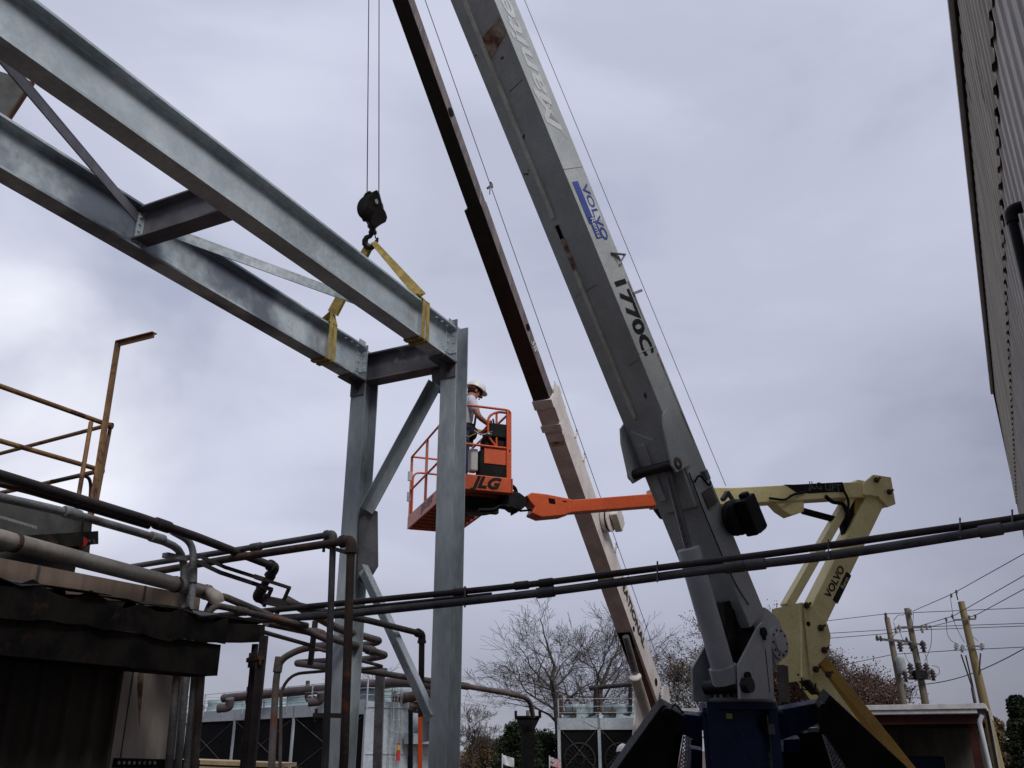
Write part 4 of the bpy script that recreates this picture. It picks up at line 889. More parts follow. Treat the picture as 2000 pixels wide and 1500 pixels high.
for i_, (x, y, zc) in enumerate(((492, 1203, 7.5), (648, 1190, 7.28), (908, 1166, 6.82), (1284, 1117, 6.25), (1618, 1073, 5.88), (1875, 1032, 5.66), (1977, 1016, 5.58))):
    t = thing('pipe_clamp', ['small strap clamp on the long conduits above the sheet awning edge', 'strap clamp on the long conduits at the grey riser', 'strap clamp on the long conduits in front of the right column', 'strap clamp on the long conduits between the white boom and the grey cylinder', 'strap clamp on the long conduits in front of the yellow arms', 'thin strap clamp on the long conduits left of the last coupling', 'rightmost strap clamp on the long conduits'][i_], 'pipe clamp', P(x, y, zc), 'strap clamps on the long conduits')
    d_ = (Wl[-1] - Wl[0]).normalized(); m = MB(); m.bar(P(x, y - 21, zc - .03), P(x, y + 20, zc - .03), d_, .02, .008); m.bar(P(x, y - 21, zc + .05), P(x, y + 20, zc + .05), d_, .02, .008); m.parts('strap', conduit, t, 1)
    m = MB(); m.cyl(P(x, y - 18, zc - .06), P(x, y - 18, zc + .08), .007, 6); m.cyl(P(x, y + 17, zc - .06), P(x, y + 17, zc + .08), .007, 6); m.parts('bolt', conduit, t)
# vertical risers in front of the left column
pipe('riser_pipe', 'grey galvanised riser with elbow left of the rusty one', [(255, 1107, 7.75), (500, 1068, 'h'), (651, 1043, 'h'), (636, 1480, 'v'), (0, 0, 'g')], .024, cond_d, .04, coup=((1, .0),), elbows=(2,))
pipe('riser_pipe', 'rusty brown riser with elbow in front of the left galvanised column', [(295, 1118, 7.6), (450, 1091, 'h'), (686, 1055, 'h'), (672, 1480, 'v'), (0, 0, 'g')], .030, rustpipe, .04, elbows=(2,))
def bracket(name, label, A, B, w_, h_, mat, holes_=0):
    m = MB(); m.bar(A, B, Z, w_, h_); o = m.build(name, mat); tag(o, label, 'pipe bracket'); k = MB(); 
    for p in (A.lerp(B, .05), A.lerp(B, .95)): k.cyl(p - Z * .05, p + Z * .05, .012, 8)
    k.parts('bolt', mat, o); return o
bracket('pipe_bracket', 'upper steel bracket tying the two risers under their elbows', P(630, 1065, 7.2), P(690, 1083, 6.95), .03, .03, darkpipe)
bracket('pipe_bracket', 'lower steel bracket tying the two risers in front of the cooling tower', P(614, 1397, 7.2), P(680, 1398, 6.9), .03, .035, darkpipe)
# roof-edge pipes on the left building
pipe('pipe', 'long dark pipe from the top left running down to a knobbed elbow', [(-60, 910, 4.9), (270, 1010, 'h'), (382, 1048, 'h'), (538, 1108, 'h'), (500, 1167, 7.6), (570, 1180, 7.9), (640, 1196, 8.3), (720, 1212, 9.0), (824, 1238, 9.9), (822, 1400, 'v')], .032, darkpipe, .06, elbows=(3, 4, 8), coup=((1, .4),))
pipe('pipe', 'thin dark rusty pipe right beneath the long dark roof pipe', [(-60, 930, 5.0), (60, 960, 'h'), (290, 1028, 'h')], .02, rustpipe, .06)
pipe('conduit', 'grey conduit below the dark roof pipe bending down at the building corner', [(-60, 958, 5.2), (130, 1000, 'h'), (310, 1052, 'h'), (362, 1078, 6.8), (357, 1190, 'v'), (330, 1500, 'v'), (0, 0, 'g')], .028, conduit, .22, 'conduit', coup=((1, .05), (1, .98)))
pipe('conduit', 'second grey conduit branching from the dark roof pipe down the corner', [(335, 1037, 6.6), (378, 1060, 6.75), (374, 1190, 'v'), (348, 1500, 'v'), (0, 0, 'g')], .026, conduit, .25, 'conduit', coup=((1, .5),))
pipe('conduit', 'third corner conduit, starting under the awning', [(386, 1250, 6.7), (366, 1500, 'v'), (0, 0, 'g')], .028, conduit, .1, 'conduit')
pipe('conduit', 'outermost corner conduit against the sky', [(640, 1250, 7.6), (425, 1160, 6.9), (402, 1195, 6.75), (386, 1420, 'v'), (380, 1500, 'v'), (0, 0, 'g')], .028, tanpipe, .12, 'conduit', coup=((0, .45),))
pipe('conduit', 'short hooked grey conduit bending over the awning end', [(395, 1215, 6.5), (418, 1182, 6.6), (450, 1188, 6.8), (520, 1205, 7.1), (600, 1222, 7.4)], .024, tanpipe, .12, 'conduit', coup=((2, .3),))
ip, Wi = pipe('insulated_pipe', 'fat cream insulated pipe along the left building roof edge', [(-80, 1032, 4.9), (0, 1052, 'h'), (404, 1157, 'h'), (423, 1168, 6.72), (424, 1176, 6.72)], .052, insul, .03, n=20)
for t_ in (.045, .80, .99):
    p = Wi[1].lerp(Wi[2], t_); d_ = (Wi[2] - Wi[1]).normalized(); m = MB(); m.lathe(p, d_, [(.056, 0), (.0585, .002), (.0585, .03), (.056, .032)], 20); m.build('jacket_band', rustpipe, ip)
# tray rails stepping down
def tray(label, pts, wd, ht, mat=darkpipe):
    W = path(pts); r = thing('cable_tray_rail', label, 'cable tray', W[0]); m = MB()
    for a_, b_ in zip(W[:-1], W[1:]): m.bar(a_, b_ + (b_ - a_).normalized() * wd * .5, Z, wd, ht)
    m.build('rail', mat, r); return r
tray('right dark cable-tray rail stepping down twice beside the pipe elbow', [(380, 1082, 7.0), (440, 1108, 7.1), (565, 1148, 7.6), (546, 1190, 7.6), (540, 1200, 7.6)], .022, .024)
tray('left dark cable-tray rail stepping down beneath the long dark pipe', [(375, 1092, 6.9), (430, 1118, 7.0), (530, 1151, 7.5), (516, 1182, 7.5)], .022, .028)
m = MB(); m.bar(P(497, 1126, 7.3), P(516, 1132, 7.3), Z, .08, .03); tag(m.build('tray_bracket', darkpipe), 'small dark plate bracket on top of the cable tray', 'bracket')
m = MB(); m.bar(P(322, 1084, 6.6), P(362, 1092, 6.75), Z, .06, .035); tag(m.build('strut_channel', conduit), 'short grey strut channel sticking out at the corner conduits', 'bracket')
m = MB(); m.bar(P(560, 1182, 7.5), P(515, 1172, 7.5), Z, .05, .06); tag(m.build('strut_channel', darkpipe), 'short dark strut channel below the tray rails', 'bracket')
# serpentine return bends
pipe('pipe', 'uppermost looping pipe whose bend shows right of the left column', [(560, 1172, 8.5), (660, 1228, 9.6), (712, 1243, 10.4), (744, 1252, 10.9), (712, 1261, 11.1), (640, 1262, 11.2), (588, 1266, 11.2), (545, 1290, 11.2), (539, 1330, 'v'), (530, 1500, 'v'), (0, 0, 'g')], [.042] * 0 or .042, tanpipe, [.2, .2, .12, .2, .2, .55, .3, .1, .1], coup=((5, .35), (7, .2)))
pipe('pipe', 'second looping pipe with a pale bend below the first', [(520, 1215, 8.2), (612, 1235, 9.0), (700, 1263, 10.0), (756, 1280, 10.8), (710, 1289, 11.0), (640, 1291, 11.1), (574, 1295, 11.1), (630, 1302, 10.6), (690, 1306, 10.4)], .040, tanpipe, [.2, .2, .12, .2, .2, .12, .2], coup=((1, .1), (2, .4)))
pipe('pipe', 'thin looping pipe, lowest of the three bends by the left column', [(600, 1262, 10.0), (700, 1289, 10.6), (750, 1302, 11.0), (715, 1306, 11.1), (640, 1310, 11.2), (572, 1316, 11.2), (549, 1345, 11.2), (547, 1500, 'v'), (0, 0, 'g')], .020, tanpipe, [.2, .08, .1, .2, .35, .3, .1], n=8)
pipe('pipe', 'thin straight pipe sloping right from under the awning', [(440, 1212, 7.2), (520, 1236, 8.0), (612, 1262, 9.2)], .020, darkpipe, .1, n=8)
m = MB(); m.bar(P(616, 1212, 9.3), P(606, 1298, 9.3), V((1, 0, 0)), .06, .05); tag(m.build('pipe_hanger', tanpipe), 'short flat vertical hanger carrying the looping pipes', 'pipe hanger')
pipe('pipe', 'long thin pipe from the looping bends right to the black pipe stand', [(690, 1306, 11.5), (745, 1315, 12), (915, 1341, 13.5), (1005, 1356, 14.4), (1035, 1366, 14.7), (1041, 1400, 14.8)], .040, tanpipe, .3, coup=((1, .95), (2, .99)))
# dark pair of posts
for i_, (xt, yt, xb, yb, w_, zc, lb) in enumerate(((516, 1242, 490, 1500, .050, 6.4, 'thick dark square post, right one of the pair below the awning'), (500, 1258, 478, 1500, .030, 6.5, 'middle dark square post below the awning'), (495, 1258, 473, 1480, .018, 6.6, 'thinnest dark post at the left of the pair below the awning'))):
    A = P(xt, yt, zc); B = PY(xb, yb, A.y); B2 = V((B.x, B.y, 0)); m = MB(); m.bar(A, B, V((0, 1, 0)), w_, w_); m.bar(B, B2, V((0, 1, 0)), w_, w_); t = m.build('dark_post', darkpipe); tag(t, lb, 'post')
bracket('pipe_bracket', 'rusty angle bracket joining the dark posts below the awning', P(487, 1290, 6.4), P(510, 1284, 6.3), .05, .03, rustpipe)
m = MB(); m.bar(P(478, 1440, 6.5), P(474, 1520, 6.5), V((0, 1, 0)), .03, .03); tag(m.build('orange_upright', orange_s), 'short orange upright at the picture bottom beside the dark posts', 'post')
m = MB(); m.bar(P(743, 1312, 14), P(735, 1560, 14), V((0, 1, 0)), .13, .13); m.box(P(743, 1308, 14), V((1, 0, 0)), V((0, 1, 0)), Z, .10, .1, .02); tag(m.build('grey_post', conduit), 'grey square post in front of the cooling tower ladder', 'post')
m = MB(); m.bar(P(821, 1392, 24), P(820, 1560, 24), V((0, 1, 0)), .11, .11); tag(m.build('orange_post', orange), 'orange post standing between the cooling tower and right column', 'post')
m = MB(); m.bar(P(802, 1386, 26), P(802, 1560, 26), V((0, 1, 0)), .12, .12); m.bar(P(797, 1388, 26), P(824, 1391, 26), Z, .12, .08); tag(m.build('black_post', black), 'black post with top arm beside the orange post', 'post')

# ================================================================== LEFT BUILDING
lb = thing('left_building', 'dirty cream steel building under the insulated pipe with a dark corrugated wall', 'building', (P(300, 1500, 6.5).x, P(300, 1500, 6.5).y, 0))
nw = nn
cz = P(392, 1165, 7.0)       # far top corner of the cream wall
def BW_(x, y, k_=0): return PP(x, y, cz + nw * k_, wv)
topz = cz.z
A = V((cz.x, cz.y, 0)); Lw = 7.0
m = MB(); m.box(A - u * Lw / 2 + wv * .08 + Z * topz / 2, u, wv, Z, Lw / 2, .08, topz / 2); m.box(A + wv * 1.6 - u * .08 + Z * topz / 2, u, wv, Z, .079, 1.55, topz / 2 - .003); m.build('wall', cream, lb)
m = MB(); zb_ = awzz = P(440, 1215, 5.9).z - .05; m.box(A - u * 1.6 + nw * .006 + Z * zb_ / 2, u, wv, Z, 1.55, .005, zb_ / 2); m.build('lower_panel', creamlo, lb)
m = MB()
for k_ in (.55, 1.42, 2.4): q = A - u * k_ + nw * .006; m.box(q + Z * topz / 2, u, wv, Z, .006, .006, topz / 2)
m.parts('wall_seam', greyducts, lb, 1)
m = MB(); m.prism([BW_(x, y, .0125) for x, y in ((270, 1292), (284, 1290), (279, 1340), (272, 1420), (268, 1340))], nw * .002); m.build('rust_streak', rustpatch, lb)
# raised part with flat panels behind the railing
b0 = P(165, 1012, 7.2)
m = MB(); q = V((b0.x, b0.y, 0)); m.box(q - u * 3 + wv * .3 + Z * (b0.z + .0) / 2, u, wv, Z, 3, .3, b0.z / 2); m.build('raised_wall', greyducts, lb)
m = MB(); p0_, p1_ = P(0, 1010, 6.1), P(72, 1030, 6.5); 
m.bar(P(-60, 1068, 6.0), P(160, 1052, 7.0), Z, .3, .1); m.cyl(P(72, 1062, 6.8), P(150, 1060, 7.1), .07, 16); m.build('dark_duct', blackrust, lb)
m = MB()
for i_ in range(14): m.box(P(2 + i_ * 5.2, 1010 + i_ * 1.55, 5.9), CR, CF, CU, .0055, .004, .008)
m.parts('louvre_slot', canvas, lb, 1)
# perforated base rail
m = MB(); m.bar(BW_(222, 1490, .02), BW_(385, 1493, .02), Z, .05, .06); m.build('base_rail', blackrust, lb)
m = MB()
for i_ in range(8): q = BW_(232 + i_ * 10, 1490, .05); m.cyl(q, q + nw * .004, .012, 8)
m.parts('rail_hole', canvas, lb, 1)
# valve with hand wheel
vv = thing('gate_valve', 'red hand-wheel valve on the dark duct above the insulated pipe', 'valve', P(155, 1058, 6.9))
m = MB(); m.cyl(P(138, 1056, 6.9), P(150, 1057, 6.9), .05, 16); m.cyl(P(149, 1057, 6.9), P(162, 1058, 6.9), .065, 16); m.build('flange', rustpipe, vv)
m = MB(); m.cyl(P(159, 1058, 6.82), P(161, 1058, 6.8), .038, 14); m.build('hub', redm, vv)
m = MB(); m.lathe(P(163, 1060, 6.85), CR + Z * .15, [(.02, 0), (.02, .05), (.012, .06), (.012, .07)], 10); m.bar(P(166, 1063, 6.85), P(184, 1057, 6.85), Z, .02, .03); m.build('handle', greasy, vv)
m = MB(); m.cyl(P(141, 1045, 6.95), P(141, 1070, 6.95), .02, 10); m.build('stem', conduit, vv)
pipe('duct_post', 'rusty dark square upright behind the valve', [(170, 1010, 7.2), (163, 1085, 'v')], .045, darkpipe, .1, 'post', n=4)
# dark corrugated lower wall near the camera
def corr(mb, o, dl, du, n, length, height, pitch=.2, amp=.025, th=.003, jag=0, seed=1, duty=.3):
    rnd = random.Random(seed); prof = []; x = 0
    while x < length: prof += [(x, 0), (x + pitch * (.5 - duty / 2), 0), (x + pitch * .5 - pitch * duty * .28, amp), (x + pitch * .5 + pitch * duty * .28, amp), (x + pitch * (.5 + duty / 2), 0)]; x += pitch
    prof = [(a, b) for a, b in prof if a <= length] + [(length, 0)]
    k = len(prof); vs = []
    for a, b in prof:
        dj = rnd.uniform(-jag, jag)
        for (t, off) in ((0, 0), (1, 0), (1, -th), (0, -th)): vs.append(V(o) + V(dl) * a + V(n) * (b + off) + V(du) * (height * t if t == 0 else height + dj))
    fs = []
    for i in range(k - 1):
        for j in range(4): fs.append((i * 4 + j, i * 4 + (j + 1) % 4, i * 4 + 4 + (j + 1) % 4, i * 4 + 4 + j))
    fs += [(0, 1, 2, 3), tuple(4 * (k - 1) + j for j in (3, 2, 1, 0))]
    return mb.add(vs, fs)
awz = P(440, 1215, 5.9)
sh = thing('sheet_awning', 'shade-darkened corrugated metal awning jutting out at the lower left', 'awning', (awz.x, awz.y, 0))
# outer edge follows u through awz; sheet runs back (wv) and slightly up
slope = (wv + Z * .10).normalized(); sn = slope.cross(u).normalized(); sn = sn if sn.z > 0 else -sn
m = MB(); corr(m, awz - u * 4.5 - Z * .02, u, slope, sn, 4.5, 1.9, .24, .045, .004, jag=.0, duty=.5); m.build('corrugated_sheet', blackrust, sh)
# bent lip hanging below the sheet
rnd = random.Random(4)
m = MB(); 
xs_ = [i * .12 for i in range(38)]
top_ = [awz - u * x_ + Z * (-.01 + (.045 if int(x_ / .12) % 3 == 0 else 0) + rnd.uniform(-.022, .022)) + nn * (.012 + rnd.uniform(0, .012)) for x_ in xs_]
bot_ = [p - Z * (.13) for p in top_]
bz_ = [awz.z - .15 + rnd.uniform(-.02, .015) for p in top_]
for i_ in range(len(xs_) - 1): m.prism([top_[i_], top_[i_ + 1], V((bot_[i_ + 1].x, bot_[i_ + 1].y, bz_[i_ + 1])), V((bot_[i_].x, bot_[i_].y, bz_[i_]))], nn * .01)
m.build('edge_flashing', blackrust, sh)
for k_ in range(9):
    m = MB(); e0 = awz - u * (.1 + k_ * .42 + rnd.uniform(0, .1)) + Z * .03; ln = rnd.uniform(.22, .38); pts_ = [e0 + nn * rnd.uniform(.02, .06), e0 - u * ln * .5 + nn * rnd.uniform(.02, .1) - Z * rnd.uniform(0, .03), e0 - u * ln + nn * .03, e0 - u * ln + wv * .3 + Z * .05, e0 + wv * .3 + Z * .05]
    m.prism(pts_, Z * .005); m.build('loose_sheet', blackrust if k_ % 3 else greyducts, sh)
m = MB(); q = awz - Z * .24 + wv * .12; m.bar(q - u * 4.5, q - u * .02, Z, .25, .19); m.build('fascia_beam', blackrust, sh)
m = MB(); q = P(505, 1222, 6.6); m.bar(P(420, 1236, 6.2), P(494, 1238, 6.6), Z, .2, .12); m.build('far_beam', blackrust, sh)
m = MB(); q = P(468, 1213, 6.4)
m.bar(P(300, 1190, 6.3), P(490, 1220, 6.7), Z, .4, .02); m.build('far_sheet', blackrust, sh)
# the dark wall beneath
dwz = PZ(246, 1288, awz.z - .33); dw = thing('corrugated_wall', 'dark corrugated steel wall with a ragged right edge under the awning', 'wall', (dwz.x, dwz.y, 0))
o_ = PP(232, 1290, awz + wv * .30, wv)
m = MB(); corr(m, V((o_.x, o_.y, 0)) - u * 4.0, u, Z, nn, 4.0, awz.z - .2, .18, .03, .004, duty=.45); m.build('sheet', darkwall, dw)
m = MB(); m.box(V((o_.x, o_.y, awz.z / 2 - .1)) + nn * .02, u, nn, Z, .012, .025, awz.z / 2 - .06); m.build('edge_trim', darkwall, dw)

# ---- yellow platform railing
yr = thing('platform_railing', 'faded yellow pipe handrail with a tall angle post above the left building', 'railing', P(190, 1000, 7.2))
cz_ = P(212, 830, 7.3)
def tb_(pts, r, name='rail', mat=yelrail):
    W = path(pts)
    if pts[-1][0] < 0: W[-1] = W[-1] + (W[-1] - W[-2]).normalized() * 2.5
    m = MB(); m.tube(W, r, 10); m.build(name, mat, yr); return W
tb_([cz_, (0, 754, 'h'), (-60, 731, 'h')], .019, 'top_rail'); tb_([P(193, 917, 7.35), (0, 861, 'h'), (-60, 842, 'h')], .019, 'middle_rail')
tb_([cz_, (0, 886, 'h'), (-60, 901, 'h')], .017, 'top_rail'); tb_([P(193, 920, 7.35), (72, 948, 'h'), (-60, 975, 'h')], .019, 'middle_rail')
tb_([P(178, 824, 7.0), (148, 1002, 'v')], .017, 'post'); tb_([P(216, 832, 7.35), (187, 990, 'v')], .015, 'post')
m = MB(); tp = P(230, 668, 7.3); m.bar(tp, PY(176, 1010, tp.y), V((0, 1, 0)), .032, .032); m.bar(tp + CR * .014, PY(176, 1010, tp.y) + CR * .014, V((0, 1, 0)), .006, .05); m.build('tall_post', yelrail, yr)
m = MB(); m.bar(tp, PZ(302, 650, tp.z), Z, .05, .008); m.bar(tp - Z * .02, PZ(302, 650, tp.z) - Z * .02, Z, .008, .045); m.build('arm', yelrail, yr)
m = MB(); m.cyl(P(204, 830, 7.3), P(220, 832, 7.3), .026, 10); m.cyl(P(188, 919, 7.35), P(202, 922, 7.35), .026, 10); m.build('clamp', rustpipe, yr)
pipe('conduit', 'thin dark curved conduit rising behind the yellow railing post', [(100, 940, 7.6), (168, 928, 'h'), (178, 940, 7.6), (174, 1010, 'v')], .014, darkpipe, .1, 'conduit')
# far-left tan column
m = MB(); su = P(8, 236, 8.5); sv = P(40, 131, 8.5); sw = P(-60, 90, 8.5); sv = V((sv.x, su.y, sv.z)); m.prism([V((sw.x - .3, su.y, sw.z + .1)), sv, su, V((su.x - .05, su.y, 0)), V((sw.x - .3, su.y, 0))], V((0, .05, 0))); tag(m.build('steel_upright', greyducts), 'rust-edged grey steel upright seen between the beams at far left', 'column')
m = MB(); m.prism([sv + V((.002, 0, 0)), sv + V((.02, 0, 0)), su + V((.02, 0, 0)), V((su.x - .03, su.y, 0)), V((su.x - .048, su.y, 0)), su + V((.002, 0, 0))], V((0, .05, 0))); o = m.build('rusty_edge', rustred, bpy.data.objects['steel_upright'])

# ================================================================== RIGHT BUILDING
ub = AZ(27.9); wb_ = V((-ub.y, ub.x, 0))        # wall face looks along wb_
h_e, h_s, dd_ = 8.2, 5.35, .76
rb = thing('metal_clad_building', 'tall metal-clad building with a ribbed upper cladding at the right edge', 'building', V((0, 0, 0)) + V((ub.y, -ub.x, 0)) * (dd_ + 1) + ub * 10)
nrm_ = V((ub.y, -ub.x, 0))
# corner from the photograph: eave meets the vertical edge at (1945,765)
cor = PZ(1945, 765, 1.6 + h_e); tc_ = cor.dot(ub); d_e = cor.dot(nrm_)
Lb = 34
sc_ = PZ(1957, 400, 1.6 + h_s); d_s = sc_.dot(nrm_)
# upper cladding lies in the plane through eave and lower edge
A0 = ub * tc_ + nrm_ * d_s + Z * (1.6 + h_s)
upd = (nrm_ * (d_e - d_s) + Z * (h_e - h_s)); hh = upd.length; upn = upd.normalized(); no_ = upn.cross(ub); no_ = no_ if no_.dot(nrm_) < 0 else -no_
m = MB(); corr(m, A0 - ub * Lb, ub, upn, no_, Lb, hh, .33, .026, .004, duty=.5); m.build('upper_cladding', sidingu, rb)
m = MB(); q = A0 + upd + no_ * .07; m.bar(q - ub * Lb, q, Z, .10, .11); m.build('gutter', gutterm, rb)
m = MB(); q = A0 + upd + no_ * .035 - Z * .07; m.bar(q - ub * Lb, q, Z, .05, .05); m.build('eave_shadow_strip', black, rb)  # black strip stands in for the shade below the gutter
lo_ = ub * tc_ + nrm_ * (d_s + .02)
m = MB(); corr(m, lo_ - ub * Lb, ub, Z, -nrm_, Lb, 1.6 + h_s + .8, .4, .022, .004, duty=.16); m.build('lower_wall', siding, rb)
m = MB(); m.box(lo_ - ub * (-.02) + nrm_ * 3.0 + Z * (1.6 + h_e) / 2, ub, nrm_, Z, .02, 2.98, (1.6 + h_e) / 2); m.build('end_wall', siding, rb)
m = MB(); m.bar(lo_ + ub * .045, lo_ + ub * .045 + Z * (1.6 + h_e), ub, .05, .02); m.build('corner_trim', rustpipe, rb)
m = MB(); q = A0 + upd; m.prism([q - ub * Lb + Z * .06, q + Z * .06, q + nrm_ * 6 + Z * .5, q - ub * Lb + nrm_ * 6 + Z * .5], Z * .03); m.build('roof', siding, rb)
m = MB(); rnd = random.Random(2)
for k_ in range(60): q = lo_ - ub * (.2 + .4 * k_) - nrm_ * .004 + Z * (3.2 + (k_ % 3) * 1.1); m.cyl(q, q - nrm_ * .012, .012, 6)
m.build('screw', black, rb)
def RW(x, y, k_=.0): return PP(x, y, lo_ - nrm_ * (.03 + k_), nrm_)
dp = thing('vent_pipe', 'black cast pipe with a top elbow on the right building wall', 'pipe', RW(1975, 430))
m = MB(); a_ = RW(1976, 425, .07); b_ = V((a_.x, a_.y, 1.0)); m.tube([b_, a_], .042, 14); m.build('pipe_body', black, dp)
m = MB(); m.tube(fillet([a_ - Z * .05, a_ + Z * .08, a_ + Z * .08 + nrm_ * .2], .07), .053, 14); m.build('elbow', black, dp)

# ================================================================== COOLING TOWERS
def tower(name, label, corner, daz_l, daz_r, cells, cw, endw, ht, zc, ladder=True, fan=False):
    c0 = P(*corner, zc); top = c0.z; dl = AZ(daz_l); dr = AZ(daz_r); base = V((c0.x, c0.y, 0))
    t = thing(name, label, 'cooling tower', base)
    Lx = cells * cw; nl = -dr; 
    m = MB(); m.box(base + dl * Lx / 2 + dr * endw / 2 + Z * top / 2, dl, dr, Z, Lx / 2 - .02, endw / 2 - .02, top / 2 - .01); m.build('casing', towerg, t)
    band = .75; 
    for i in range(cells):
        o = base + dl * (i * cw)
        m = MB(); m.box(o + dl * cw / 2 + nl * .0 + Z * (top - band) / 2, dl, dr, Z, cw / 2 - .12, .03, (top - band) / 2 - .02); lv = m.build('louvre', voidm, t)
        m = MB(); zt_, zb_ = top - band - .05, .3
        m.bar(o + dl * .2 + nl * .05 + Z * zt_, o + dl * (cw - .2) + nl * .05 + Z * zb_, nl, .03, .03); m.bar(o + dl * (cw - .2) + nl * .09 + Z * zt_, o + dl * .2 + nl * .09 + Z * zb_, nl, .03, .03); m.parts('cross_rod', greyducts, t)
        m = MB(); m.bar(o + nl * .08 + Z * 0, o + nl * .08 + Z * top, dl, .12, .2); m.build('post', towerg, t)
        ns_ = 2 if cw > 5 else 1; sw = cw / ns_
        for js in range(ns_):
            sx = o + dl * sw * (js + .5) + dr * endw * .45 + Z * top
            m = MB(); m.lathe(sx, Z, [(sw * .44, 0), (sw * .41, .25), (sw * .40, .6), (sw * .42, .95), (sw * .405, .95), (sw * .37, .5), (0, .3)], 28)
            st = m.build('fan_stack', towerblue, t)
            m = MB(); m.lathe(sx + Z * .33, Z, [(sw * .425, 0), (sw * .425, .05)], 24); m.lathe(sx + Z * .7, Z, [(sw * .42, 0), (sw * .42, .05)], 24); m.parts('band', towerg, st, 1)
        # riser pipe with valve
        e = o + dl * cw * .95 + dr * .5 + Z * top
        m = MB(); m.tube(fillet([e + Z * 1.6, e + Z * .35, e + Z * .35 + dl * -1.0], .3), .14, 10); m.cyl(e + Z * .35 - dl * .6, e + Z * .35 - dl * .7, .24, 12); m.cyl(e + Z * .35 - dl * .95, e + Z * .35 - dl * 1.05, .24, 12); m.cyl(e + Z * .35 - dl * .8, e + Z * .75 - dl * .8, .05, 8); m.build('inlet_valve', rustpipe, t)
        if fan:
            m = MB(); fc = o + dl * cw / 2 + nl * .10 + Z * (top * .28)
            for rr in (.38, .36, .1):
                m.lathe(fc, nl, [(cw * rr, 0), (cw * rr + .04, 0), (cw * rr + .04, .03), (cw * rr, .03)], 32)
            for k in range(18): a = math.pi * 2 * k / 18; m.bar(fc + (dl * math.cos(a) + Z * math.sin(a)) * cw * .1, fc + (dl * math.cos(a) + Z * math.sin(a)) * cw * .38, nl, .02, .02)
            m.build('fan_guard', darkg, t)
    o = base + dl * Lx; m = MB(); m.bar(o + nl * .08, o + nl * .08 + Z * top, dl, .12, .2); m.build('post', towerg, t)
    m = MB(); m.box(base + dl * Lx / 2 + nl * .06 + Z * (top - band / 2), dl, dr, Z, Lx / 2 + .05, .08, band / 2); m.build('top_band', towerg, t)
    # hand rail
    m = MB(); pr = [base + dl * Lx + nl * .15, base + nl * .15 - dl * .15, base + dr * endw - dl * .15, base + dl * Lx + dr * endw]
    for a_, b_ in zip(pr, pr[1:] + pr[:1]):
        for z_ in (1.25, .75, .35): m.tube([a_ + Z * (top + z_), b_ + Z * (top + z_)], .022, 5)
    m.build('hand_rail', meshm, t)
    for a_, b_ in zip(pr, pr[1:] + pr[:1]):
        n_ = max(1, int((b_ - a_).length / 3.2))
        for k in range(n_): q = a_.lerp(b_, k / n_); m = MB(); m.bar(q + Z * (top - .4), q + Z * (top + 1.27), dl, .08, .08); m.build('rail_post', meshm, t)
    # end face seams
    m = MB()
    for k in (.2, .45, .7, .95): m.box(base + dr * endw * k - dl * .005 + Z * top / 2, dr, dl, Z, .03, .03, top / 2 - .05)
    m.box(base + dr * endw / 2 - dl * .01 + Z * top * .32, dr, dl, Z, endw / 2, .03, .03); m.box(base + dr * endw / 2 - dl * .01 + Z * top * .93, dr, dl, Z, endw / 2, .04, .05); m.build('panel_seam', towerg, t)
    return t, base, dl, dr, top
t1, tbase, tdl, tdr, ttop = tower('cooling_tower', 'long galvanised cooling tower with dark louvres behind the left column', (718, 1369), -42, 48, 3, 8.6, 5.6, 0, 55)
# end face gear: ladder, door, motor
m = MB(); lx = tbase + tdr * 1.75 - tdl * .35
for k_ in (-.22, .22): m.bar(lx + tdr * k_, lx + tdr * k_ + Z * (ttop + 1.2), tdl, .05, .05)
for i_ in range(18): m.bar(lx - tdr * .22 + Z * (.3 + i_ * .3), lx + tdr * .22 + Z * (.3 + i_ * .3), Z, .03, .03)
m.build('ladder', meshm, t1)
m = MB(); 
for z_ in (2.6, 3.3, 4.0, 4.7, 5.4): m.tube([lx - tdl * .0 + tdr * .35 * math.cos(a) - tdl * .6 * math.sin(a) + Z * z_ for a in [i * math.pi / 6 for i in range(7)]], .025, 5)
for a in (.6, 1.57, 2.5): m.tube([lx + tdr * .35 * math.cos(a) - tdl * .6 * math.sin(a) + Z * z_ for z_ in (2.6, 5.4)], .025, 5)
m.build('ladder_cage', meshm, t1)
m = MB(); m.box(tbase + tdr * 3.3 - tdl * .05 + Z * 1.5, tdr, tdl, Z, .12, .06, 1.0); m.build('door_gap', blackhole, t1)
m = MB(); q = tbase + tdr * 3.6 - tdl * .8 + Z * 3.0; m.cyl(q, q + tdr * 1.3, .42, 18); m.build('motor', bluemotor, t1)
m = MB(); m.box(q + tdr * .3 - Z * .75, tdr, tdl, Z, 1.3, .5, .3); m.build('motor_shelf', towerg, t1)
m = MB(); q = tbase + tdr * 2.15 - tdl * .42 + Z * 1.5; m.box(q, tdr, tdl, Z, .12, .01, .5); m.build('warning_sign', redm, t1); m = MB(); m.box(q + Z * .25 - tdl * .012, tdr, tdl, Z, .11, .006, .15); m.build('sign_panel', tag_y, t1)
tw2, b2, dl2, dr2, top2 = tower('cooling_tower', 'small two-cell cooling tower with round fan guards right of the bare tree', (1248, 1402), -82, 8, 2, 2.75, 4.0, 0, 62, fan=True)
text_mb('SP', b2 + dr2 * .9 - dl2 * .06 + Z * 3.0, dr2, Z, .9, .01).build('lettering', txt_d, tw2)
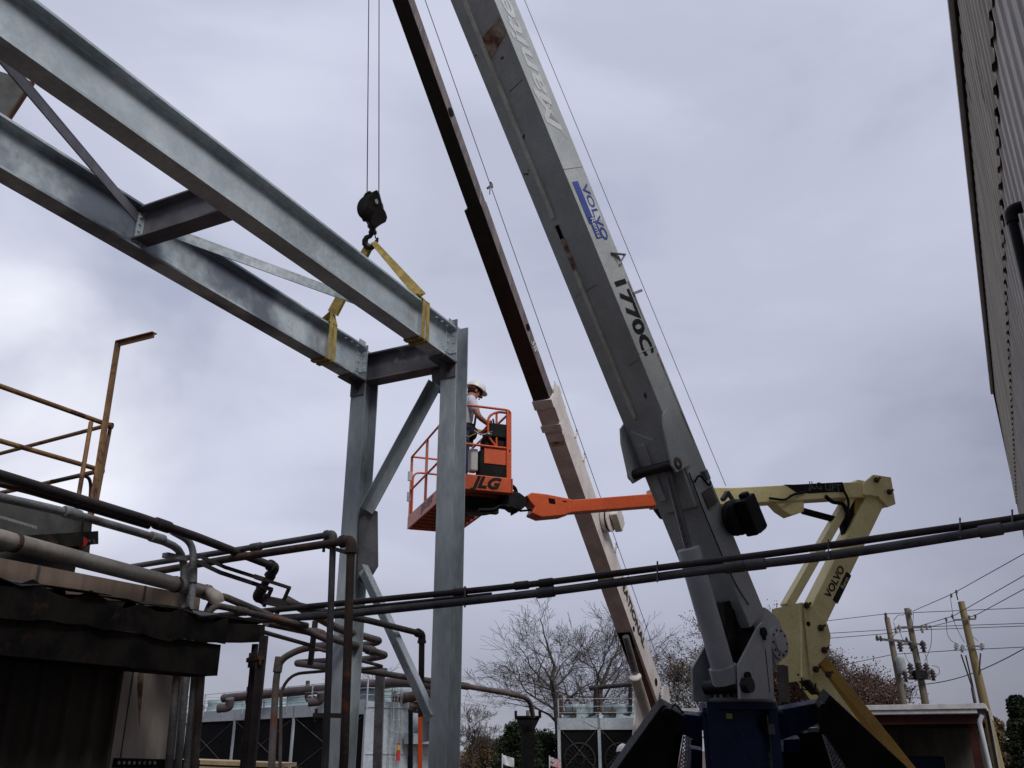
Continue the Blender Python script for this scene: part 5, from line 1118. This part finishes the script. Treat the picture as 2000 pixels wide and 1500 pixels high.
# header pipes over the towers
hp_ = thing('header_pipe', 'fat dark header pipe running along the top of the long cooling tower', 'pipe', P(437, 1365, 60))
m = MB(); W = path([(437, 1364, 66), (560, 1352, 62), (700, 1340, 57), (790, 1331, 55), (848, 1338, 54), (866, 1350, 54), (866, 1560, 'v')]); m.tube(fillet(W, 1.2, 5), [.30] * len(fillet(W, 1.2, 5)), 14); m.build('pipe_body', oxide, hp_)
m = MB(); m.tube(path([(775, 1366, 57), (860, 1350, 55)]), .32, 12); m.tube(path([(768, 1366, 57), (776, 1365, 57)]), .5, 14); m.tube(fillet(path([(840, 1352, 56), (838, 1375, 56), (800, 1380, 56)]), .6), .25, 10); m.parts('branch', rustpipe, hp_, 1)
for x, y in ((437, 1384), (615, 1372)):
    m = MB(); m.tube(fillet(path([(x + 12, y - 20, 58), (x + 12, y - 2, 58), (x - 12, y, 58)]), .8), .27, 12); m.build('down_leg', oxide, hp_)
m = MB(); W = path([(1152, 1344, 64), (1240, 1336, 62)]); m.tube(W, .16, 8)
for x in (1163, 1231): m.tube(fillet(path([(x, 1341, 63), (x, 1394, 63), (x - 14, 1396, 63)]), .4), .14, 8)
tag(m.build('header_pipe', darkpipe), 'thin dark header pipe over the small cooling tower', 'pipe')
# white hopper-like stand in front: black pipe stand
ps = thing('pipe_stand', 'black flared steel stand holding the end of the long thin pipe', 'pipe stand', (P(1030, 1480, 15).x, P(1030, 1480, 15).y, 0))
q = P(1031, 1420, 15); g_ = V((q.x, q.y, 0)); m = MB(); m.box(g_ + Z * (q.z) / 2, CR, V((0, 1, 0)), Z, .10, .10, q.z / 2); m.build('stem', black, ps)
m = MB(); tz = P(1031, 1402, 15).z; m.prism([g_ + V((x_, -.11, z_)) for x_, z_ in ((-.10, q.z - .05), (.10, q.z - .05), (.20, tz), (-.20, tz))], V((0, .22, 0))); m.box(g_ + Z * (tz + .015), CR, V((0, 1, 0)), Z, .22, .14, .015); m.build('flared_head', black, ps)
for k_ in (-.20, .20): m = MB(); m.box(g_ + V((k_, 0, tz + .07)), CR, V((0, 1, 0)), Z, .022, .10, .04); m.build('end_lug', black, ps)
m = MB(); m.cyl(g_ + Z * tz, g_ + Z * (tz + .12), .03, 10); m.build('spigot', conduit, ps)

# lumber stack at the bottom left
ls = thing('lumber_stack', 'stack of pale sawn boards at the picture bottom below the cooling tower', 'lumber', (P(470, 1500, 12).x, P(470, 1500, 12).y, 0))
qa, qb = P(378, 1486, 12), P(566, 1494, 12); 
for k_ in range(6):
    m = MB(); off = Z * (-.075 * k_) + V((0, .02 * (k_ % 2), 0)); m.bar(qa + off - CR * (.0 if k_ % 2 else .1), qb + off + CR * (.08 * (k_ % 3)), Z, .9, .05); m.build('board', lumber, ls)
for k_ in (-.6, .5): m = MB(); q = (qa + qb) / 2 + CR * k_; m.box(V((q.x, q.y, (q.z - .45) / 2)), CR, V((0, 1, 0)), Z, .08, .4, (q.z - .45) / 2); m.build('bearer', lumber, ls)

# ================================================================== OPEN SHED
sd0 = thing('open_shed', 'open-fronted shed with a white roof fascia and red-brown posts at lower right', 'shed', (P(1750, 1500, 30).x, P(1750, 1500, 30).y, 0))
zc_ = 30; A = P(1532, 1377, 31.5); B = P(1925, 1388, 29); B.z = A.z = (A.z + B.z) / 2; dx_ = (B - A).normalized(); dy_ = V((-dx_.y, dx_.x, 0)); dy_ = dy_ if dy_.y > 0 else -dy_
m = MB(); m.bar(A - dx_ * 4, B, Z, .06, .14); m.bar(B + dx_ * .0, B + dx_ * .4 + dy_ * 7 - Z * .25, Z, .06, .14); m.build('upper_fascia', gutterm, sd0)
m = MB(); m.bar(A - dx_ * 4 - dy_ * -.05 - Z * .15, B - Z * .15 + dy_ * .05 - dx_ * .25, Z, .05, .14); m.build('gutter', gutterm, sd0, bevel=.02)
m = MB(); m.prism([A - dx_ * 4 + Z * .05, B + Z * .05, B + dx_ * .4 + dy_ * 7 - Z * .2, A - dx_ * 4 + dy_ * 7 - Z * .2], Z * .04); m.build('roof', gutterm, sd0)
m = MB(); ro = V((A.x, A.y, 0)); le = (B - A).length + 4
m.box(ro - dx_ * 4 + dx_ * le / 2 + dy_ * 6.5 + Z * (A.z / 2 - .1), dx_, dy_, Z, le / 2, .05, A.z / 2 - .12); m.build('back_wall', darkwall, sd0)
m = MB(); m.bar(A - dx_ * 4 + dy_ * .3 - Z * .38, B + dy_ * .3 - Z * .38 - dx_ * .1, Z, .1, .28); m.bar(A - dx_ * 4 + dy_ * 3 - Z * .5, B + dy_ * 3 - Z * .5, Z, .1, .2); m.build('rafter_beam', redbrown, sd0)
for x, k_ in ((1903, .5), (1720, 3), (1600, .5)):
    m = MB(); q = P(x, 1440, 29.5); m.box(V((q.x, q.y, A.z / 2 - .2)) + dy_ * k_, dx_, dy_, Z, .13, .13, A.z / 2 - .25); m.build('post', redbrown, sd0)
m = MB(); q = P(1911, 1400, 29); p_ = V((q.x, q.y, q.z)); m.tube(fillet([p_ + Z * .05 + dx_ * .12, p_ - Z * .12 + dx_ * .02, p_ - Z * .2, V((p_.x + .12, p_.y, 0))], .06), .07, 8); m.build('downspout', cranegw, sd0)
m = MB(); q = P(1938, 1420, 29.6); m.box(V((q.x, q.y, A.z / 2)) + dy_ * 1.5, dy_, dx_, Z, 1.6, .03, A.z / 2 - .1); m.build('side_wall', sidingu, sd0)
m = MB(); q = P(1790, 1490, 31); m.box(q + dy_ * 1.5 - Z * .3, dx_, dy_, Z, .9, .6, .5); tag(m.build('crate', blued, bevel=.05), 'dark blue box barely visible inside the shed', 'crate')

# ================================================================== UTILITY POLES AND WIRES
def upole(label, top, bot, zc, r, mat):
    A = P(*top, zc); B = PY(*bot, A.y); d_ = (B - A).normalized(); G = A + d_ * (A.z / -d_.z)
    t = thing('utility_pole', label, 'utility pole', G, 'wooden utility poles'); m = MB(); m.tube([G, A], [r * 1.35, r * .85], 12); m.build('pole', mat, t); return t, A.y
pA, yA = upole('shorter weathered utility pole carrying the pale transformer can', (1732, 1206), (1765, 1375), 52, .17, wood)
pB, yB = upole('middle utility pole with the black switch rack', (1771, 1188), (1808, 1375), 50, .17, wood)
pC, yC = upole('yellowish utility pole furthest right with fuse cutouts', (1877, 1175), (1925, 1385), 42, .17, wood2)
def arm_(t, Y, a, b, w_=.12, mat=porc, name='crossarm'): m = MB(); m.bar(PY(*a, Y), PY(*b, Y), Z, w_, w_); return m.build(name, mat, t)
def ins(t, Y, x, y, s=1.0, mat=porc, dv=None):
    s *= .62
    m = MB(); p = PY(x, y, Y); dv = dv or Z
    m.lathe(p, dv, [(0, -.2 * s), (.07 * s, -.2 * s), (.05 * s, -.1 * s), (.13 * s, -.08 * s), (.05 * s, 0), (.13 * s, .02 * s), (.05 * s, .1 * s), (.10 * s, .12 * s), (.03 * s, .2 * s), (0, .22 * s)], 10); return m.build('insulator', mat, t)
arm_(pA, yA - .3, (1711, 1248), (1775, 1253)); arm_(pB, yB - .3, (1752, 1226), (1818, 1224)); arm_(pB, yB - .3, (1760, 1258), (1808, 1258), .08); arm_(pC, yC - .3, (1862, 1211), (1905, 1209), .07)
for x, y in ((1730, 1202), (1713, 1246), (1720, 1247), (1771, 1250)): ins(pA, yA - .3, x, y, 1.3)
for x, y in ((1757, 1226), (1750, 1231), (1810, 1224), (1801, 1230), (1779, 1195)): ins(pB, yB - .3, x, y, 1.4, canvas)
for x, y, s_ in ((1758, 1262, 2.3), (1780, 1262, 2.2), (1803, 1262, 2.4), (1779, 1308, 2.8), (1795, 1304, 2.8), (1810, 1308, 2.8), (1768, 1320, 2.4), (1822, 1318, 2.4)): ins(pB, yB - .4, x, y, s_)
arm_(pB, yB - .5, (1776, 1312), (1816, 1312), .16); arm_(pB, yB - .5, (1776, 1325), (1818, 1325), .14)
for a_, b_ in (((1781, 1312), (1776, 1325)), ((1811, 1312), (1817, 1325)), ((1790, 1312), (1790, 1325))): arm_(pB, yB - .5, a_, b_, .1, porc, 'rack_strut')
m = MB(); q = PY(1797, 1318, yB - .7); m.box(q, CR, V((0, 1, 0)), Z, .3, .2, .22); m.build('switch_box', black, pB)
m = MB(); q = PY(1760, 1300, yA - .5); m.lathe(q - Z * .45, Z, [(0, 0), (.22, 0), (.25, .05), (.25, .85), (.22, .9), (0, .95)], 18); m.build('transformer', pcan, pA)
for x, y in ((1868, 1262), (1880, 1266), (1918, 1262)): ins(pC, yC - .4, x, y, 1.5, canvas, V((.35, 0, 1)))
for x, y in ((1858, 1163), (1868, 1156), (1848, 1210), (1860, 1204), (1893, 1206), (1905, 1204)): ins(pC, yC - .3, x, y, .8)
arm_(pC, yC - .3, (1888, 1262), (1912, 1262), .06)
m = MB(); m.tube([PY(1871, 1172, yC), PY(1868, 1160, yC)], .03, 5)
for pts in (((1877, 1278), (1898, 1340), (1905, 1380)), ((1886, 1280), (1900, 1340), (1907, 1380)), ((1915, 1276), (1912, 1318))): m.tube([PY(x, y, yC - .5) for x, y in pts], .035, 5)
m.parts('riser_cable', cable_m, pC)
m = MB(); m.tube([PY(1899, 1342, yC - .45), PY(1907, 1385, yC - .45)], .08, 8); m.build('riser_conduit', conduit, pC)
def wire(label, pts, r=.02, sag=0):
    W = [P(*p) for p in pts]; m = MB(); o = [W[0]]
    for a_, b_ in zip(W[:-1], W[1:]):
        for k_ in range(1, 7): t = k_ / 6; o.append(a_.lerp(b_, t) - Z * sag * 4 * t * (1 - t))
    m.tube(o, r, 4, cap=False); tag(m.build('power_line', cable_m), label, 'wire', 'overhead power lines')
wire('top power line left of the poles', [(1500, 1214, 58), (1612, 1213, 56), (1730, 1199, 52), (1771, 1197, 50), (2100, 1183, 47)], .018)
wire('power line below the top one, crossing to the right edge', [(1500, 1244, 58), (1735, 1230, 52), (1812, 1224, 50), (2100, 1214, 47)], .018)
wire('third power line, just under its twin', [(1500, 1256, 58), (1715, 1239, 52), (1800, 1230, 50), (2100, 1219, 47)], .018)
wire('steep power line rising from the middle pole to the right edge, uppermost', [(1782, 1194, 50), (1858, 1161, 43), (2060, 1048, 30)], .018)
wire('steep power line rising to the right edge, middle one', [(1795, 1223, 50), (1862, 1203, 43), (2060, 1090, 30)], .018)
wire('steep power line rising to the right edge, lowest', [(1810, 1226, 50), (1905, 1202, 42), (2060, 1118, 30)], .018)
wire('low cable passing the poles behind the yellow arm', [(1600, 1307, 56), (1650, 1298, 55), (1745, 1278, 52), (1870, 1270, 47), (2100, 1259, 44)], .018)
wire('lowest cable sloping up to the right of the rightmost pole', [(1760, 1350, 52), (1795, 1337, 50), (1900, 1315, 42), (2060, 1230, 32)], .022, .1)
m = MB()
for pts in (((1856, 1165), (1863, 1215), (1875, 1240), (1884, 1255)), ((1848, 1214), (1850, 1240), (1858, 1252), (1866, 1256)), ((1893, 1210), (1894, 1238), (1910, 1252)), ((1819, 1225), (1820, 1260), (1806, 1292)), ((1784, 1196), (1782, 1240), (1790, 1290)), ((1756, 1232), (1765, 1252), (1770, 1260)), ((1745, 1212), (1755, 1200), (1765, 1202), (1768, 1196)), ((1766, 1275), (1775, 1295), (1780, 1304)), ((1806, 1275), (1812, 1292), (1808, 1304)), ((1762, 1335), (1775, 1360), (1783, 1375)), ((1745, 1215), (1752, 1235), (1740, 1248)), ((1820, 1300), (1834, 1302), (1836, 1316), (1826, 1320))):
    m.tube(fillet([PY(x, y, 47.5) for x, y in pts], .5, 3), .014, 4)
m.parts('jumper_wire', cable_m, pB)

# ================================================================== FLAGS
def flag(label, px, py, zc, wd, ht, stars):
    q = P(px, py, zc); t = thing('flag', label, 'flag', (q.x, q.y, 0)); m = MB(); m.tube([V((q.x, q.y, 0)), q + Z * .05], .03, 6); m.build('flagpole', cranegw, t)
    def cloth(z0, z1, x0, x1, mat, nm, dy=0):
        m = MB(); k = 10
        f = lambda s, z_: q + V((s * wd, math.sin(s * 7 + z_ * 2) * .07 + dy, -z_ * ht - s * wd * .28))
        for i in range(k):
            s0, s1_ = x0 + (x1 - x0) * i / k, x0 + (x1 - x0) * (i + 1) / k
            m.prism([f(s0, z0), f(s1_, z0), f(s1_, z1), f(s0, z1)], V((0, .012, 0)))
        m.build(nm, mat, t)
    if stars:
        for i in range(13): cloth(i / 13, (i + 1) / 13, 0, 1, flagred if i % 2 == 0 else flagwhite, 'stripe')
        cloth(0, 7 / 13, 0, .42, flagblue, 'canton', -.02)
        m = MB()
        for i in range(4):
            for j_ in range(5): s = .05 + .08 * j_; z_ = .07 + .12 * i; m.ball(q + V((s * wd, math.sin(s * 7 + z_ * 2) * .07 - .03, -z_ * ht - s * wd * .28)), V((.03, 0, 0)), V((0, .006, 0)), V((0, 0, .03)), 5, 3)
        m.parts('star', flagwhite, t, 1)
    else: cloth(0, 1, 0, 1, flagwhite, 'cloth')
    return t
flag('small red, white and blue striped flag beside the bare tree trunk', 1073, 1478, 40, .50, .36, True)
flag('plain white flag fluttering in front of the evergreen', 981, 1474, 40, .52, .38, False)

# ================================================================== TREES
def branch(mb, rnd, p, d, L_, r, depth, tips, spread=.5, up=.15, seg=3, minr=.012, kids=None):
    pts = [p]; rs = [r]; q = p; dd = d
    for i in range(seg):
        dd = (dd + V((rnd.uniform(-1, 1), rnd.uniform(-1, 1), rnd.uniform(-.8, .9))) * .26 + Z * up * .2).normalized()
        q = q + dd * L_ / seg; pts.append(q); rs.append(max(r * (1 - .42 * (i + 1) / seg), minr))
    mb.tube(pts, rs, 7 if depth > 4 else (5 if depth > 3 else 3), cap=False)
    if depth <= 0: tips.append(q); return
    n = rnd.choice((2, 3, 3)) if depth > 1 else rnd.choice((2, 3))
    for k in range(n):
        t = rnd.uniform(.35, 1.0) if k else 1.0
        idx = min(int(t * seg), seg); b0 = pts[idx]
        x, y = frame(dd); a = rnd.uniform(0, 2 * math.pi); sp = spread * rnd.uniform(.5, 1.35) * (.45 if k == 0 else 1)
        nd = (dd * math.cos(sp) + (x * math.cos(a) + y * math.sin(a)) * math.sin(sp) + Z * up * .3).normalized()
        branch(mb, rnd, b0, nd, L_ * rnd.uniform(.66, .86), rs[idx] * (.9 if k == 0 else rnd.uniform(.5, .72)), depth - 1, tips, spread, up, seg, minr)
    if depth > 1: tips.append(pts[1])
def tree(name, label, px, Y, ytop, seed, depth=6, mat=bark, leaf=None, nleaf=0, lean=0, spread=.52, r=None, leafsz=.16, ls=.5, Lf=.27, minr=.012, group='bare winter trees', up=.15, forks=None):
    rnd = random.Random(seed); r0 = ray(px, 1465); base = V((r0.x / r0.y * Y, Y, 0)); Ht = PY(px, ytop, Y).z
    t = thing(name, label, 'tree', base, group); m = MB(); tips = []
    r = r or Ht * .022
    k = 5; pts = [base]; rs = [r]
    for i in range(k): pts.append(base + V((lean * Ht * ((i + 1) / k) ** 1.4, rnd.uniform(-.1, .1), Ht * .42 * (i + 1) / k)) + V((rnd.uniform(-.1, .1), 0, 0))); rs.append(r * (1 - .1 * (i + 1)))
    m.tube(pts, rs, 10, cap=False)
    m.build('trunk', mat, t); m = MB()
    dirs = forks or [(.05, 0, 1), (-.8, .3, .9), (.75, -.3, .85), (-.3, -.7, 1), (.35, .75, 1), (.9, .2, .5), (-.9, -.1, .5)]
    for i, d in enumerate(dirs):
        st = pts[-1] if i == 0 else pts[2 + i % 4]
        branch(m, rnd, V(st), V(d).normalized(), Ht * Lf * (1 if i == 0 else .86), rs[-1] * (1 if i == 0 else .55), depth - (0 if i < 5 else 1), tips, spread, up, minr=minr)
    # clamp height
    zmx = max(v[2] for v in m.v); f = Ht / zmx
    s_ = lambda v: (v[0], v[1], v[2] if v[2] < Ht * .3 else Ht * .3 + (v[2] - Ht * .3) * (Ht * .7) / (zmx - Ht * .3))
    m.v = [s_(v) for v in m.v]; m.build('crown', mat, t)
    if leaf:
        m = MB(); 
        for _ in range(nleaf):
            b = V(s_(tuple(rnd.choice(tips)))) + V((rnd.gauss(0, ls), rnd.gauss(0, ls), rnd.gauss(0, ls * .7)))
            a = V((rnd.uniform(-1, 1), rnd.uniform(-1, 1), rnd.uniform(-1, 1))).normalized(); c = a.cross(V((rnd.uniform(-1, 1), rnd.uniform(-1, 1), rnd.uniform(-1, 1)))).normalized(); z_ = leafsz * rnd.uniform(.5, 1.3)
            m.add([b - a * z_, b + c * z_ * .5, b + a * z_, b - c * z_ * .5], [(0, 1, 2, 3)])
        m.build('leaves', leaf, t)
    return t
tree('bare_tree', 'tallest bare tree between the right column and the white boom', 1098, 72, 1150, 11, 6, lean=-.035, spread=.78, Lf=.27, r=.46, minr=.014, up=.10)
tree('bare_tree', 'forked bare tree directly behind the white boom', 1150, 80, 1158, 24, 6, lean=.07, spread=.72, Lf=.26, minr=.015, r=.42, up=.10)
tree('bare_tree', 'small bare tree just right of the right column', 922, 66, 1368, 5, 6, mat=barkd, spread=.7, Lf=.25, minr=.010, r=.12)
tree('bare_tree', 'slim bare tree showing its twigs left of the left column', 668, 85, 1308, 8, 6, spread=.6, minr=.012, r=.16)
tree('bare_tree', 'spindly bare tree behind the left column beside the looping pipes', 720, 88, 1270, 9, 6, spread=.7, minr=.012, r=.18)
tree('leafy_tree', 'thin autumn tree with olive brown leaves left of the grey crane cylinder', 1405, 62, 1190, 31, 7, mat=barkd, leaf=leaf_o, nleaf=15000, leafsz=.075, ls=.30, spread=.8, Lf=.26, group='autumn trees', minr=.012, r=.2)
tree('leafy_tree', 'thin autumn tree rising between the grey crane and yellow knuckle', 1505, 62, 1172, 37, 7, mat=barkd, leaf=leaf_r, nleaf=11000, leafsz=.07, ls=.30, spread=.6, Lf=.26, group='autumn trees', minr=.012, r=.2)
tree('leafy_tree', 'russet tree behind the yellow lower arm', 1590, 60, 1255, 41, 7, mat=barkd, leaf=leaf_r, nleaf=22000, leafsz=.085, ls=.36, spread=.8, Lf=.27, group='autumn trees', minr=.012, r=.2)
tree('leafy_tree', 'dense russet tree above the shed roof', 1688, 64, 1300, 43, 7, mat=barkd, leaf=leaf_r, nleaf=30000, leafsz=.09, ls=.42, spread=.9, Lf=.27, group='autumn trees', minr=.012, r=.2)
def bush(name, label, px, Y, ytop, wpx, seed, leaf, n=30000, lsz=.085, group='evergreens'):
    rnd = random.Random(seed); r0 = ray(px, 1465); base = V((r0.x / r0.y * Y, Y, 0)); Ht = PY(px, ytop, Y).z; Wd = wpx / FPX * Y * 1.05
    t = thing(name, label, 'tree', base, group); m = MB(); m.tube([base, base + Z * Ht * .5, base + Z * Ht * .9], [.25, .15, .04], 8)
    lobes = [(V((rnd.uniform(-.36, .36) * Wd, rnd.uniform(-.3, .3) * Wd, 0)) * (1.15 - hz_) + Z * Ht * hz_, rnd.uniform(.10, .17) * Wd) for hz_ in [rnd.uniform(.12, .93) for _ in range(46)]]
    for c_, r_l in lobes[:20]: m.tube([base + Z * c_.z * .6, base + c_], [.06, .02], 4)
    m.build('trunk', barkd, t); m = MB()
    for _ in range(n):
        c_, rr = rnd.choice(lobes); v = V((rnd.gauss(0, 1), rnd.gauss(0, 1), rnd.gauss(0, 1))).normalized() * rr * (rnd.random() ** .45) * 1.15; v.z *= .75
        b = base + c_ + v
        a = V((rnd.uniform(-1, 1), rnd.uniform(-1, 1), rnd.uniform(-.6, 1))).normalized(); c = a.cross(V((rnd.uniform(-1, 1), rnd.uniform(-1, 1), rnd.uniform(-1, 1)))).normalized(); z_ = lsz * rnd.uniform(.5, 1.3)
        m.add([b - a * z_, b + c * z_ * .6, b + a * z_, b - c * z_ * .6], [(0, 1, 2, 3)])
    m.build('crown', leaf, t); return t
bush('evergreen_tree', 'dark round evergreen behind the black pipe stand', 1012, 64, 1412, 120, 3, leaf_g)
bush('evergreen_tree', 'dark evergreen behind the foot of the bare trees', 1060, 70, 1432, 110, 6, leaf_g, 18000)
bush('evergreen_tree', 'tall dark evergreen at the bottom right corner of the view', 2010, 46, 1358, 110, 12, leaf_g, 34000)
bush('evergreen_tree', 'lower olive bush between the shed and the tall evergreen', 1948, 58, 1392, 70, 13, leaf_o, 16000)
bush('brush_thicket', 'brown scrub behind the small bare tree', 945, 90, 1448, 110, 15, leaf_o, 14000)
bush('brush_thicket', 'russet scrub behind the grey crane pedestal', 1560, 66, 1340, 150, 17, leaf_r, 26000)
